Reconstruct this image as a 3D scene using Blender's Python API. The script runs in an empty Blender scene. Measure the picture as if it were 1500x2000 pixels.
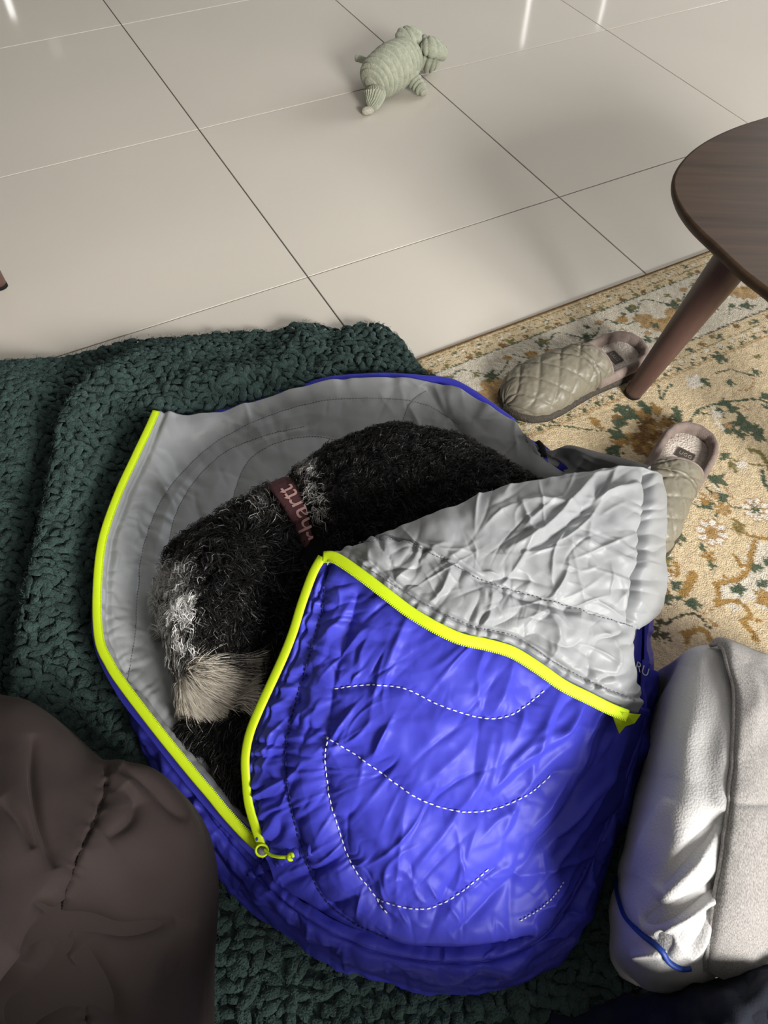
import bpy, bmesh, math, random
import numpy as np
from mathutils import Vector, Matrix

rng = np.random.default_rng(7)
random.seed(7)
scene = bpy.context.scene
COL = scene.collection

# ------------------------------------------------------------------ camera
F_PX = 1450.0
TILT, ROLL, CAM_H = 0.60507563, 0.03940002, 0.9280744
def _rot():
    c, s = math.cos, math.sin
    X = np.array([[1, 0, 0], [0, c(TILT), -s(TILT)], [0, s(TILT), c(TILT)]])
    R = np.array([[c(ROLL), -s(ROLL), 0], [s(ROLL), c(ROLL), 0], [0, 0, 1]])
    return X @ R
CR = _rot()
CAM = np.array([0.0, 0.0, CAM_H])
cam_data = bpy.data.cameras.new('camera')
cam_data.lens = F_PX * 36.0 / 2000.0
cam_data.sensor_width = 36.0
cam_data.clip_start = 0.02
cam = bpy.data.objects.new('camera', cam_data)
COL.objects.link(cam)
M = Matrix([list(CR[0]) + [0], list(CR[1]) + [0], list(CR[2]) + [CAM_H], [0, 0, 0, 1]])
cam.matrix_world = M
scene.camera = cam

# ------------------------------------------------------------------ world, light, exposure
AZ = 0.52736315                       # the room and its tiles are turned by this angle
EX = np.array([math.cos(AZ), math.sin(AZ), 0.0])
EW = np.array([-math.sin(AZ), math.cos(AZ), 0.0])
def RM(s, w, z=0.0):                  # room coordinates -> world
    return EX * s + EW * w + np.array([0, 0, z])
world = bpy.data.worlds.new('world')
scene.world = world
world.use_nodes = True
world.node_tree.nodes['Background'].inputs[0].default_value = (0.80, 0.90, 1.0, 1)
world.node_tree.nodes['Background'].inputs[1].default_value = 0.25
WIN_S0, WIN_S1, WIN_Z0, WIN_Z1, WALL_NEAR = 0.15, 1.10, 0.85, 1.85, -1.75
def area(name, loc, target, sx, sy, power, color):
    d = bpy.data.lights.new(name, 'AREA')
    d.shape = 'RECTANGLE'; d.size = sx; d.size_y = sy
    d.energy = power; d.color = color
    o = bpy.data.objects.new(name, d)
    COL.objects.link(o)
    o.location = loc
    o.rotation_euler = (Vector(target) - Vector(loc)).to_track_quat('-Z', 'Y').to_euler()
    return o
_wc = RM((WIN_S0 + WIN_S1) / 2, WALL_NEAR - 0.06, (WIN_Z0 + WIN_Z1) / 2)
area('window_daylight', _wc, _wc + EW, WIN_S1 - WIN_S0 - 0.08, WIN_Z1 - WIN_Z0 - 0.08, 138.0, (1.0, 0.97, 0.93))
W2_0, W2_1, W2_Z0, W2_Z1, WALL_RIGHT = 0.5, 2.7, 0.45, 2.25, 4.4
_wc2 = RM(WALL_RIGHT + 0.06, (W2_0 + W2_1) / 2, (W2_Z0 + W2_Z1) / 2)
area('side_fill_light', _wc2, _wc2 - EX, W2_1 - W2_0 - 0.08, W2_Z1 - W2_Z0 - 0.08, 74.0, (0.97, 0.98, 1.0))  # fill lamp added on the right to brighten the far floor
scene.view_settings.view_transform = 'Standard'
scene.view_settings.look = 'None'
scene.view_settings.gamma = 1.0
scene.view_settings.use_curve_mapping = False
scene.view_settings.exposure = 0.12

scene.cycles.max_bounces = 6
scene.cycles.diffuse_bounces = 2
scene.cycles.glossy_bounces = 3
scene.cycles.transmission_bounces = 2
scene.cycles.adaptive_threshold = 0.05

# ------------------------------------------------------------------ helpers
def U(px, py, z=0.0):
    """point of the place at height z that was measured at photo position px, py"""
    d = CR @ np.array([(px - 750.0) / F_PX, -(py - 1000.0) / F_PX, -1.0])
    return CAM + d * ((z - CAM_H) / d[2])
def PX(P):
    q = (np.asarray(P) - CAM) @ CR
    return 750 + F_PX * q[..., 0] / -q[..., 2], 1000 - F_PX * q[..., 1] / -q[..., 2]
def srgb(r, g, b):
    f = lambda c: (c / 255.0 / 12.92) if c / 255.0 <= 0.04045 else ((c / 255.0 + 0.055) / 1.055) ** 2.4
    return (f(r), f(g), f(b))

def cr_eval(P, t):
    """Catmull-Rom through P (n,3) at parameters t in 0..n-1"""
    P = np.asarray(P, float)
    n = len(P)
    Q = np.vstack([2 * P[0] - P[1], P, 2 * P[-1] - P[-2]])
    i = np.clip(np.floor(t).astype(int), 0, n - 2)
    f = (t - i)[:, None]
    p0, p1, p2, p3 = Q[i], Q[i + 1], Q[i + 2], Q[i + 3]
    return 0.5 * ((2 * p1) + (-p0 + p2) * f + (2 * p0 - 5 * p1 + 4 * p2 - p3) * f ** 2 + (-p0 + 3 * p1 - 3 * p2 + p3) * f ** 3)
def resample(P, n):
    P = np.asarray(P, float)
    if len(P) == 2:
        return P[0] + (P[1] - P[0]) * np.linspace(0, 1, n)[:, None]
    D = cr_eval(P, np.linspace(0, len(P) - 1, max(200, n * 3)))
    L = np.concatenate([[0], np.cumsum(np.linalg.norm(np.diff(D, axis=0), axis=1))])
    q = np.linspace(0, L[-1], n)
    return np.stack([np.interp(q, L, D[:, k]) for k in range(D.shape[1])], 1)
def loft(rows, nu, nv):
    A = np.array([resample(r, nv) for r in rows])           # (m,nv,3)
    m = len(rows)
    if m == 2:
        f = np.linspace(0, 1, nu)[:, None, None]
        return A[0] * (1 - f) + A[1] * f
    # spread rows by their mean spacing
    L = np.concatenate([[0], np.cumsum(np.mean(np.linalg.norm(np.diff(A, axis=0), axis=2), axis=1))])
    t = np.interp(np.linspace(0, L[-1], nu), L, np.arange(m))
    flat = cr_eval(A.reshape(m, -1), t)
    return flat.reshape(nu, nv, 3)
def rowsU(rows):
    return [[U(*p) if len(p) == 3 else np.array(p[1:]) for p in r] for r in rows]
def gnormals(P, up=True):
    du = np.gradient(P, axis=0); dv = np.gradient(P, axis=1)
    N = np.cross(du, dv)
    N /= np.linalg.norm(N, axis=2, keepdims=True) + 1e-12
    if up and N[..., 2].mean() < 0:
        N = -N
    return N
_lat = rng.random((64, 64))
def vnoise(x, y, seed=0):
    x = np.asarray(x, float) + seed * 7.31; y = np.asarray(y, float) + seed * 3.77
    xi = np.floor(x).astype(int); yi = np.floor(y).astype(int)
    fx = x - xi; fy = y - yi
    fx = fx * fx * (3 - 2 * fx); fy = fy * fy * (3 - 2 * fy)
    g = lambda a, b: _lat[a % 64, b % 64]
    return ((g(xi, yi) * (1 - fx) + g(xi + 1, yi) * fx) * (1 - fy) + (g(xi, yi + 1) * (1 - fx) + g(xi + 1, yi + 1) * fx) * fy) * 2 - 1
def fbm(x, y, o=3, seed=0):
    r = 0; a = 1.0
    for k in range(o):
        r = r + a * vnoise(x * 2 ** k, y * 2 ** k, seed + k); a *= 0.5
    return r
def seamdist(px, py, poly, dense=56, R=170.0):
    """distance, arclength, side of every point from a measured polyline (far points are left at a large distance)"""
    Q = resample(np.array(poly, float), dense).astype(np.float32)
    x = px.ravel().astype(np.float32); y = py.ravel().astype(np.float32)
    lo = Q.min(0) - R; hi = Q.max(0) + R
    w = np.where((x > lo[0]) & (x < hi[0]) & (y > lo[1]) & (y < hi[1]))[0]
    xs, ys = x[w], y[w]
    best = np.full(len(w), 1e9, np.float32); arc = np.zeros(len(w), np.float32); side = np.zeros(len(w), np.float32)
    L = 0.0
    for a, b in zip(Q[:-1], Q[1:]):
        d = b - a; l = float(np.hypot(d[0], d[1])); ux, uy = d / l
        rx = xs - a[0]; ry = ys - a[1]
        t = np.clip(rx * ux + ry * uy, 0, l)
        ex = rx - t * ux; ey = ry - t * uy
        dist = ex * ex + ey * ey
        m = dist < best
        np.copyto(best, dist, where=m); np.copyto(arc, L + t, where=m); np.copyto(side, ux * ry - uy * rx, where=m)
        L += l
    D = np.full(px.size, 1e3); A = np.zeros(px.size); S = np.zeros(px.size)
    D[w] = np.sqrt(best); A[w] = arc; S[w] = np.sign(side)
    return D.reshape(px.shape), A.reshape(px.shape), S.reshape(px.shape)
def creases(px, py, n, box, ang, spread, L, W, A, seed):
    r = np.random.default_rng(seed)
    h = np.zeros_like(px)
    for _ in range(n):
        cx = r.uniform(box[0], box[2]); cy = r.uniform(box[1], box[3])
        a = math.radians(ang + r.normal(0, spread))
        l = L * r.uniform(0.5, 1.5); w = W * r.uniform(0.6, 1.6); am = A * r.uniform(0.3, 1.0) * r.choice([1, 1, -0.7])
        bend = r.normal(0, 0.15) / l
        x = px - cx; y = py - cy
        s = x * math.cos(a) + y * math.sin(a)
        t = -x * math.sin(a) + y * math.cos(a) - bend * s * s
        h += am * np.exp(-(s / l) ** 2 * 2) / (1 + (t / w) ** 2)
    return h
def crease_line(px, py, poly, w, A):
    d, s, _ = seamdist(px, py, poly, 20, max(60.0, 7 * w))
    L = s.max() + 1e-6
    return A * np.sin(np.clip(s / L, 0, 1) * math.pi) ** 0.6 / (1 + (d / w) ** 2) * (d < 900)

# ---- objects
def tag(o, label=None, cat=None, group=None, kind=None):
    if label: o['label'] = label
    if cat: o['category'] = cat
    if group: o['group'] = group
    if kind: o['kind'] = kind
    return o
def empty(name, loc=(0, 0, 0)):
    o = bpy.data.objects.new(name, None)
    COL.objects.link(o); o.location = loc; o.empty_display_size = 0.05
    return o
def put(name, me, parent=None):
    o = bpy.data.objects.new(name, me)
    COL.objects.link(o)
    if parent is not None:
        o.parent = parent
        pm = Matrix.Identity(4)
        q = parent
        chain = []
        while q is not None:
            chain.append(q); q = q.parent
        for q in reversed(chain):
            pm = pm @ q.matrix_parent_inverse @ q.matrix_basis
        o.matrix_parent_inverse = pm.inverted()
    return o
def fastmesh(name, V, Fq, mat=None, smooth=True, attr=None):
    """V (n,3), Fq (m,3|4) arrays"""
    V = np.asarray(V, np.float32); Fq = np.asarray(Fq, np.int32)
    me = bpy.data.meshes.new(name)
    k = Fq.shape[1]
    me.vertices.add(len(V)); me.vertices.foreach_set('co', V.ravel())
    me.loops.add(Fq.size); me.loops.foreach_set('vertex_index', Fq.ravel())
    me.polygons.add(len(Fq))
    me.polygons.foreach_set('loop_start', np.arange(0, Fq.size, k, dtype=np.int32))
    me.polygons.foreach_set('use_smooth', np.full(len(Fq), smooth))
    if attr:
        for an, arr in attr.items():
            arr = np.asarray(arr, np.float32)
            if arr.ndim == 2:
                at = me.color_attributes.new(an, 'FLOAT_COLOR', 'POINT')
                at.data.foreach_set('color', np.hstack([arr, np.ones((len(arr), 1), np.float32)]).ravel())
            else:
                at = me.attributes.new(an, 'FLOAT', 'POINT'); at.data.foreach_set('value', arr)
    me.update(calc_edges=True); me.validate()
    if mat: me.materials.append(mat)
    return me
def gridfaces(nu, nv, off=0, flip=False, wrap=False):
    i = np.arange(nu - 1)[:, None]; j = np.arange(nv if wrap else nv - 1)[None, :]
    j2 = (j + 1) % nv
    a = i * nv + j; b = i * nv + j2; c = (i + 1) * nv + j2; d = (i + 1) * nv + j
    f = np.stack(np.broadcast_arrays(a, b, c, d), -1).reshape(-1, 4) + off
    return f[:, ::-1] if flip else f
def shell(name, P, mat, parent, thick=0.01, N=None, base=None, back=None, attr=None, ring_back=False):
    """closed sheet with real thickness: P the outer face, the inner face lies under it"""
    nu, nv, _ = P.shape
    if base is None: base = P
    if N is None: N = gnormals(base)
    B = base - N * thick
    n = nu * nv
    idx = np.arange(n).reshape(nu, nv)
    ring = np.concatenate([idx[0, :-1], idx[:-1, -1], idx[-1, :0:-1], idx[:0:-1, 0]])
    nr = len(ring)
    iu = np.unique(np.concatenate([np.arange(0, nu, 4), [nu - 1]])); iv = np.unique(np.concatenate([np.arange(0, nv, 4), [nv - 1]]))
    Bc = B[np.ix_(iu, iv)]
    V = np.vstack([P.reshape(-1, 3), B.reshape(-1, 3)[ring], Bc.reshape(-1, 3)])
    f = [gridfaces(nu, nv), gridfaces(len(iu), len(iv), n + nr, True)]
    k_ = np.arange(nr); k2_ = (k_ + 1) % nr
    f.append(np.stack([ring[k2_], ring, n + k_, n + k2_], 1))
    nf = [len(q) for q in f]
    Fq = np.vstack(f)
    test = np.cross(P[1, 0] - P[0, 0], P[0, 1] - P[0, 0])
    NN = gnormals(P, False)
    if (NN * N).sum() > 0:
        Fq = Fq[:, ::-1]
    if attr: attr = {k: np.concatenate([v.reshape(n, *v.shape[2:]), v.reshape(n, *v.shape[2:])[ring], v[np.ix_(iu, iv)].reshape(-1, *v.shape[2:])]) for k, v in attr.items()}
    me = fastmesh(name, V, Fq, mat, True, attr)
    if back is not None:
        me.materials.append(back)
        mi = np.zeros(len(Fq), np.int32); mi[nf[0]:(None if ring_back else nf[0] + nf[1])] = 1
        me.polygons.foreach_set('material_index', mi)
    return put(name, me, parent)
def frames(Q):
    T = np.gradient(Q, axis=0); T /= np.linalg.norm(T, axis=1, keepdims=True) + 1e-12
    return T
def ribbon(name, Q, mat, parent, w, h, up=None, seg=10, taper=None, power=2.0, closed=False):
    """flattened tube along Q: half width w, half height h, its flat side facing `up`"""
    Q = np.asarray(Q, float); n = len(Q)
    T = frames(Q)
    if up is None: up = np.tile(np.array([0, 0, 1.0]), (n, 1))
    else: up = np.broadcast_to(np.asarray(up, float), (n, 3))
    S = np.cross(T, up); S /= np.linalg.norm(S, axis=1, keepdims=True) + 1e-12
    Nn = np.cross(S, T)
    a = np.linspace(0, 2 * math.pi, seg, endpoint=False)
    ca, sa = np.cos(a), np.sin(a)
    ca = np.sign(ca) * np.abs(ca) ** (2 / power); sa = np.sign(sa) * np.abs(sa) ** (2 / power)
    tp = np.ones(n) if taper is None else np.asarray(taper)
    P = Q[:, None] + tp[:, None, None] * (S[:, None] * (ca * w)[None, :, None] + Nn[:, None] * (sa * h)[None, :, None])
    V = P.reshape(-1, 3)
    f = gridfaces(n, seg, 0, True, True)
    V = np.vstack([V, Q[0], Q[-1]])
    c0 = len(V) - 2; j = np.arange(seg); j2 = (j + 1) % seg
    caps = np.vstack([np.stack([j, j2, np.full(seg, c0), np.full(seg, c0)], 1), np.stack([j2 + (n - 1) * seg, j + (n - 1) * seg, np.full(seg, c0 + 1), np.full(seg, c0 + 1)], 1)])
    me = bpy.data.meshes.new(name)
    me.from_pydata(V.tolist(), [], f.tolist() + [list(c[:3]) for c in caps.tolist()])
    for p in me.polygons: p.use_smooth = True
    me.materials.append(mat); me.update()
    return put(name, me, parent)
def boxmesh(name, sx, sy, sz, mat, bevel=0.0, seg=2):
    bm = bmesh.new()
    bmesh.ops.create_cube(bm, size=1.0)
    bmesh.ops.scale(bm, vec=(sx, sy, sz), verts=bm.verts)
    if bevel: bmesh.ops.bevel(bm, geom=list(bm.edges), offset=bevel, segments=seg, affect='EDGES')
    me = bpy.data.meshes.new(name); bm.to_mesh(me); bm.free()
    me.materials.append(mat)
    return me
def textmesh(txt, size, extrude):
    cu = bpy.data.curves.new('lettering', 'FONT'); cu.body = txt; cu.size = size; cu.extrude = extrude; cu.resolution_u = 4
    o = bpy.data.objects.new('lettering', cu); COL.objects.link(o)
    dg = bpy.context.evaluated_depsgraph_get(); dg.update()
    me = bpy.data.meshes.new_from_object(o.evaluated_get(dg))
    bpy.data.objects.remove(o); bpy.data.curves.remove(cu)
    return me

# ---- materials
def mat(name, color, rough=0.6, spec=0.5, noise=None, bump=None, sheen=0.0, coat=0.0, attr=None, sub=0.0, metal=0.0, aniso=0.0):
    m = bpy.data.materials.new(name); m.use_nodes = True
    nt = m.node_tree; b = nt.nodes['Principled BSDF']
    b.inputs['Base Color'].default_value = (*color, 1)
    b.inputs['Roughness'].default_value = rough
    b.inputs['Specular IOR Level'].default_value = spec
    b.inputs['Metallic'].default_value = metal
    b.inputs['Coat Weight'].default_value = coat
    if coat: b.inputs['Coat Roughness'].default_value = 0.1
    if sheen:
        b.inputs['Sheen Weight'].default_value = sheen
        b.inputs['Sheen Roughness'].default_value = 0.4
        b.inputs['Sheen Tint'].default_value = (*[min(1, c * 3 + 0.1) for c in color], 1)
    tc = nt.nodes.new('ShaderNodeTexCoord')
    src = None
    if attr:
        at = nt.nodes.new('ShaderNodeAttribute'); at.attribute_name = attr
        src = at.outputs['Color']
    if noise:                                  # (scale, amount)
        n = nt.nodes.new('ShaderNodeTexNoise'); n.inputs['Scale'].default_value = noise[0]; n.inputs['Detail'].default_value = 2
        nt.links.new(tc.outputs['Object'], n.inputs['Vector'])
        r = nt.nodes.new('ShaderNodeMapRange')
        r.inputs['From Min'].default_value = 0.25; r.inputs['From Max'].default_value = 0.75
        r.inputs['To Min'].default_value = 1 - noise[1]; r.inputs['To Max'].default_value = 1 + noise[1]
        nt.links.new(n.outputs['Fac'], r.inputs['Value'])
        mx = nt.nodes.new('ShaderNodeVectorMath'); mx.operation = 'SCALE'
        if src is not None: nt.links.new(src, mx.inputs[0])
        else: mx.inputs[0].default_value = color
        nt.links.new(r.outputs['Result'], mx.inputs['Scale'])
        src = mx.outputs['Vector']
    if src is not None: nt.links.new(src, b.inputs['Base Color'])
    if bump:                                   # (scale, strength, distance)
        n = nt.nodes.new('ShaderNodeTexNoise'); n.inputs['Scale'].default_value = bump[0]; n.inputs['Detail'].default_value = 1
        nt.links.new(tc.outputs['Object'], n.inputs['Vector'])
        bp = nt.nodes.new('ShaderNodeBump'); bp.inputs['Strength'].default_value = bump[1]; bp.inputs['Distance'].default_value = bump[2]
        nt.links.new(n.outputs['Fac'], bp.inputs['Height']); nt.links.new(bp.outputs['Normal'], b.inputs['Normal'])
    return m

MT = {}
MT['tile'] = mat('glazed_tile', (0.75, 0.70, 0.615), 0.07, 0.42, noise=(2.2, 0.03))
MT['grout'] = mat('grey_grout', (0.12, 0.105, 0.09), 0.9, 0.1)
MT['wall'] = mat('painted_wall', (0.34, 0.325, 0.305), 0.8, 0.2)
MT['ceiling'] = mat('painted_ceiling', (0.36, 0.355, 0.35), 0.9, 0.1)
MT['white_paint'] = mat('white_paint', (0.75, 0.75, 0.73), 0.4, 0.4)
MT['brown_wood'] = None
MT['blue'] = mat('blue_ripstop_nylon', (0.052, 0.056, 0.50), 0.48, 0.22, noise=(9, 0.05), bump=(900, 0.06, 0.0004))
MT['grey'] = mat('grey_liner_nylon', (0.295, 0.306, 0.316), 0.44, 0.3, noise=(8, 0.05), bump=(900, 0.05, 0.0004), sheen=0.1)
MT['lime'] = mat('lime_zip_tape', (0.60, 0.80, 0.012), 0.6, 0.3, bump=(1500, 0.2, 0.0005))
MT['white_thread'] = mat('white_thread', (0.72, 0.72, 0.75), 0.7, 0.2)
MT['navy_thread'] = mat('navy_thread', (0.015, 0.018, 0.10), 0.7, 0.2)
MT['grey_thread'] = mat('grey_thread', (0.16, 0.16, 0.18), 0.7, 0.2)
MT['knit'] = mat('green_chenille_yarn', (0.042, 0.070, 0.064), 0.95, 0.1, noise=(45, 0.35), bump=(420, 0.8, 0.004), sheen=0.35)
MT['fur'] = mat('dog_fur', (0.02, 0.02, 0.02), 0.42, 0.34, attr='col')
MT['skin'] = mat('dog_undercoat', (0.006, 0.006, 0.006), 0.9, 0.1)
MT['nose'] = mat('dog_nose', (0.008, 0.007, 0.007), 0.3, 0.5, bump=(400, 0.3, 0.001))
MT['eye'] = mat('dog_eye', (0.006, 0.004, 0.003), 0.05, 0.6)
MT['collar'] = mat('burgundy_webbing', (0.105, 0.045, 0.05), 0.85, 0.2, noise=(120, 0.15), bump=(1400, 0.5, 0.001))
MT['collar_print'] = mat('pink_print', (0.60, 0.36, 0.34), 0.7, 0.2)
MT['rug'] = mat('woven_rug_pile', (0.5, 0.4, 0.3), 0.95, 0.08, attr='col', noise=(420, 0.16), bump=(520, 0.7, 0.003), sheen=0.15)
MT['olive'] = mat('olive_quilted_nylon', (0.21, 0.185, 0.13), 0.45, 0.45, attr='col', noise=(25, 0.05), bump=(900, 0.08, 0.0005))
MT['fleece'] = mat('cream_fleece', (0.74, 0.66, 0.58), 0.95, 0.1, noise=(150, 0.15), bump=(350, 0.8, 0.003), sheen=0.4)
MT['lining'] = mat('taupe_velvet_lining', (0.24, 0.19, 0.165), 0.95, 0.1, noise=(60, 0.2), bump=(500, 0.4, 0.002), sheen=0.4)
MT['sole'] = mat('felt_sole', (0.075, 0.066, 0.055), 0.95, 0.1, noise=(300, 0.35), bump=(500, 0.7, 0.003))
MT['patch'] = mat('dark_label', (0.075, 0.062, 0.05), 0.7, 0.3)
MT['patch_print'] = mat('label_print', (0.32, 0.28, 0.23), 0.7, 0.3)
MT['olive_thread'] = mat('olive_thread', (0.06, 0.055, 0.04), 0.8, 0.2)
MT['cord'] = mat('sage_corduroy', (0.44, 0.46, 0.355), 0.95, 0.1, noise=(90, 0.15), bump=(300, 0.6, 0.003), sheen=0.3)
MT['cord_pale'] = mat('pale_plush', (0.52, 0.50, 0.42), 0.95, 0.1, noise=(90, 0.15), bump=(300, 0.6, 0.003))
MT['brown_cloth'] = mat('brown_jersey_cloth', (0.033, 0.0245, 0.0225), 0.8, 0.15, noise=(6, 0.06), bump=(1200, 0.2, 0.0006), sheen=0.12)
MT['brown_thread'] = mat('brown_thread', (0.012, 0.008, 0.008), 0.8, 0.2)
MT['mesh_white'] = mat('white_mesh_jersey', (0.52, 0.515, 0.51), 0.6, 0.3, sheen=0.2)
MT['piping'] = mat('blue_piping', (0.006, 0.035, 0.22), 0.5, 0.4)
MT['heather'] = mat('grey_heather_jersey', (0.36, 0.345, 0.33), 0.9, 0.15, bump=(900, 0.35, 0.001), sheen=0.2)
MT['navy'] = mat('dark_navy_cloth', (0.010, 0.012, 0.020), 0.85, 0.2, noise=(8, 0.3), bump=(700, 0.3, 0.001))
MT['black_tag'] = mat('black_webbing', (0.008, 0.008, 0.009), 0.8, 0.2)

def wood_mat():
    m = bpy.data.materials.new('dark_walnut_veneer'); m.use_nodes = True
    nt = m.node_tree; b = nt.nodes['Principled BSDF']
    tc = nt.nodes.new('ShaderNodeTexCoord'); mp = nt.nodes.new('ShaderNodeMapping')
    mp.inputs['Rotation'].default_value = (0, 0, math.radians(48)); mp.inputs['Scale'].default_value = (3.0, 55.0, 20.0)
    nt.links.new(tc.outputs['Object'], mp.inputs['Vector'])
    n = nt.nodes.new('ShaderNodeTexNoise'); n.inputs['Scale'].default_value = 1.0; n.inputs['Detail'].default_value = 5; n.inputs['Roughness'].default_value = 0.6
    nt.links.new(mp.outputs['Vector'], n.inputs['Vector'])
    cr = nt.nodes.new('ShaderNodeValToRGB')
    cr.color_ramp.elements[0].position = 0.3; cr.color_ramp.elements[0].color = (0.038, 0.022, 0.013, 1)
    cr.color_ramp.elements[1].position = 0.75; cr.color_ramp.elements[1].color = (0.080, 0.049, 0.029, 1)
    nt.links.new(n.outputs['Fac'], cr.inputs['Fac']); nt.links.new(cr.outputs['Color'], b.inputs['Base Color'])
    b.inputs['Roughness'].default_value = 0.5; b.inputs['Specular IOR Level'].default_value = 0.22
    return m
MT['brown_wood'] = wood_mat()
MT['leg_wood'] = mat('stained_leg_wood', (0.105, 0.058, 0.046), 0.42, 0.4, noise=(14, 0.12))
def add_weave(m, sc, amt):
    nt = m.node_tree; b = nt.nodes['Principled BSDF']
    tc = nt.nodes.new('ShaderNodeTexCoord')
    v = nt.nodes.new('ShaderNodeTexVoronoi'); v.inputs['Scale'].default_value = sc
    nt.links.new(tc.outputs['Object'], v.inputs['Vector'])
    bp = nt.nodes.new('ShaderNodeBump'); bp.inputs['Strength'].default_value = amt; bp.inputs['Distance'].default_value = 0.001
    nt.links.new(v.outputs['Distance'], bp.inputs['Height']); nt.links.new(bp.outputs['Normal'], b.inputs['Normal'])
add_weave(MT['mesh_white'], 520, 0.35)
def heather(m):
    nt = m.node_tree; b = nt.nodes['Principled BSDF']
    tc = nt.nodes.new('ShaderNodeTexCoord'); mp = nt.nodes.new('ShaderNodeMapping')
    mp.inputs['Scale'].default_value = (1500, 420, 900)
    nt.links.new(tc.outputs['Object'], mp.inputs['Vector'])
    n = nt.nodes.new('ShaderNodeTexNoise'); n.inputs['Scale'].default_value = 1.0; n.inputs['Detail'].default_value = 2
    nt.links.new(mp.outputs['Vector'], n.inputs['Vector'])
    cr = nt.nodes.new('ShaderNodeValToRGB')
    cr.color_ramp.elements[0].position = 0.34; cr.color_ramp.elements[0].color = (0.19, 0.18, 0.172, 1)
    cr.color_ramp.elements[1].position = 0.66; cr.color_ramp.elements[1].color = (0.38, 0.365, 0.35, 1)
    nt.links.new(n.outputs['Fac'], cr.inputs['Fac']); nt.links.new(cr.outputs['Color'], b.inputs['Base Color'])
heather(MT['heather'])

# ================================================================== THE ROOM
S_MIN, S_MAX, W_MAX, ROOM_H = -2.8, 4.4, 4.35, 2.6
W_MIN = WALL_NEAR
def room_box(name, s0, s1, w0, w1, z0, z1, m, parent=None, kind='structure', label=None, bevel=0.0):
    me = boxmesh(name, s1 - s0, w1 - w0, z1 - z0, m, bevel)
    o = bpy.data.objects.new(name, me); COL.objects.link(o)
    o.location = RM((s0 + s1) / 2, (w0 + w1) / 2, (z0 + z1) / 2); o.rotation_euler = (0, 0, AZ)
    if parent is not None:
        bpy.context.view_layer.update()
        o.parent = parent; o.matrix_parent_inverse = parent.matrix_world.inverted()
    elif kind: o['kind'] = kind
    if label: o['label'] = label
    return o
floor = room_box('floor', S_MIN, S_MAX, W_MIN, W_MAX, -0.06, -0.0016, MT['grout'], label='glossy cream ceramic tile floor with thin dark grout lines')
bpy.context.view_layer.update()
TS, GAP = 0.6, 0.0026
tile_me = boxmesh('tile', TS - GAP, TS - GAP, 0.012, MT['tile'], 0.0007, 1)
G0 = np.array([-0.76953601, 2.22584879, 0.0])
g_s, g_w = float(G0 @ EX), float(G0 @ EW)
finv = floor.matrix_world.inverted()
for i in range(-6, 9):
    for j in range(-4, 9):
        s0 = g_s + i * TS; w0 = g_w - j * TS
        cs, cw = s0 + TS / 2, w0 - TS / 2
        if cs < S_MIN - 0.2 or cs > S_MAX + 0.2 or cw < W_MIN - 0.2 or cw > W_MAX + 0.2: continue
        a0, a1 = max(cs - TS / 2, S_MIN), min(cs + TS / 2, S_MAX)
        b0, b1 = max(cw - TS / 2, W_MIN), min(cw + TS / 2, W_MAX)
        if a1 - a0 < 0.03 or b1 - b0 < 0.03: continue
        whole = (a1 - a0 > TS - 1e-6) and (b1 - b0 > TS - 1e-6)
        me = tile_me if whole else boxmesh('tile', a1 - a0 - GAP, b1 - b0 - GAP, 0.012, MT['tile'], 0.0007, 1)
        o = bpy.data.objects.new('tile', me); COL.objects.link(o)
        o.location = RM((a0 + a1) / 2, (b0 + b1) / 2, -0.006); o.rotation_euler = (0, 0, AZ)
        o.parent = floor; o.matrix_parent_inverse = finv
T = 0.1
room_box('wall_left', S_MIN - T, S_MIN, W_MIN - T, W_MAX + T, 0, ROOM_H, MT['wall'])
rw = empty('wall_right', RM(S_MAX + T / 2, 0, 0)); rw['kind'] = 'structure'
bpy.context.view_layer.update()
for a, b, c, d in ((W_MIN, W2_0, 0, ROOM_H), (W2_1, W_MAX, 0, ROOM_H), (W2_0, W2_1, 0, W2_Z0), (W2_0, W2_1, W2_Z1, ROOM_H)):
    room_box('wall_panel', S_MAX, S_MAX + T, a, b, c, d, MT['wall'], rw)
w2 = empty('fill_opening', RM(S_MAX, (W2_0 + W2_1) / 2, W2_Z0)); w2['kind'] = 'structure'  # added opening that frames the fill lamp, no known window
bpy.context.view_layer.update()
for a, b, c, d in ((W2_0, W2_1, W2_Z0, W2_Z0 + .045), (W2_0, W2_1, W2_Z1 - .045, W2_Z1), (W2_0, W2_0 + .045, W2_Z0, W2_Z1), (W2_1 - .045, W2_1, W2_Z0, W2_Z1), ((W2_0 + W2_1) / 2 - .022, (W2_0 + W2_1) / 2 + .022, W2_Z0, W2_Z1)):
    room_box('window_frame', S_MAX - 0.005, S_MAX + .05, a, b, c, d, MT['white_paint'], w2)
room_box('ceiling', S_MIN - T, S_MAX + T, W_MIN - T, W_MAX + T, ROOM_H, ROOM_H + 0.05, MT['ceiling'])
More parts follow.
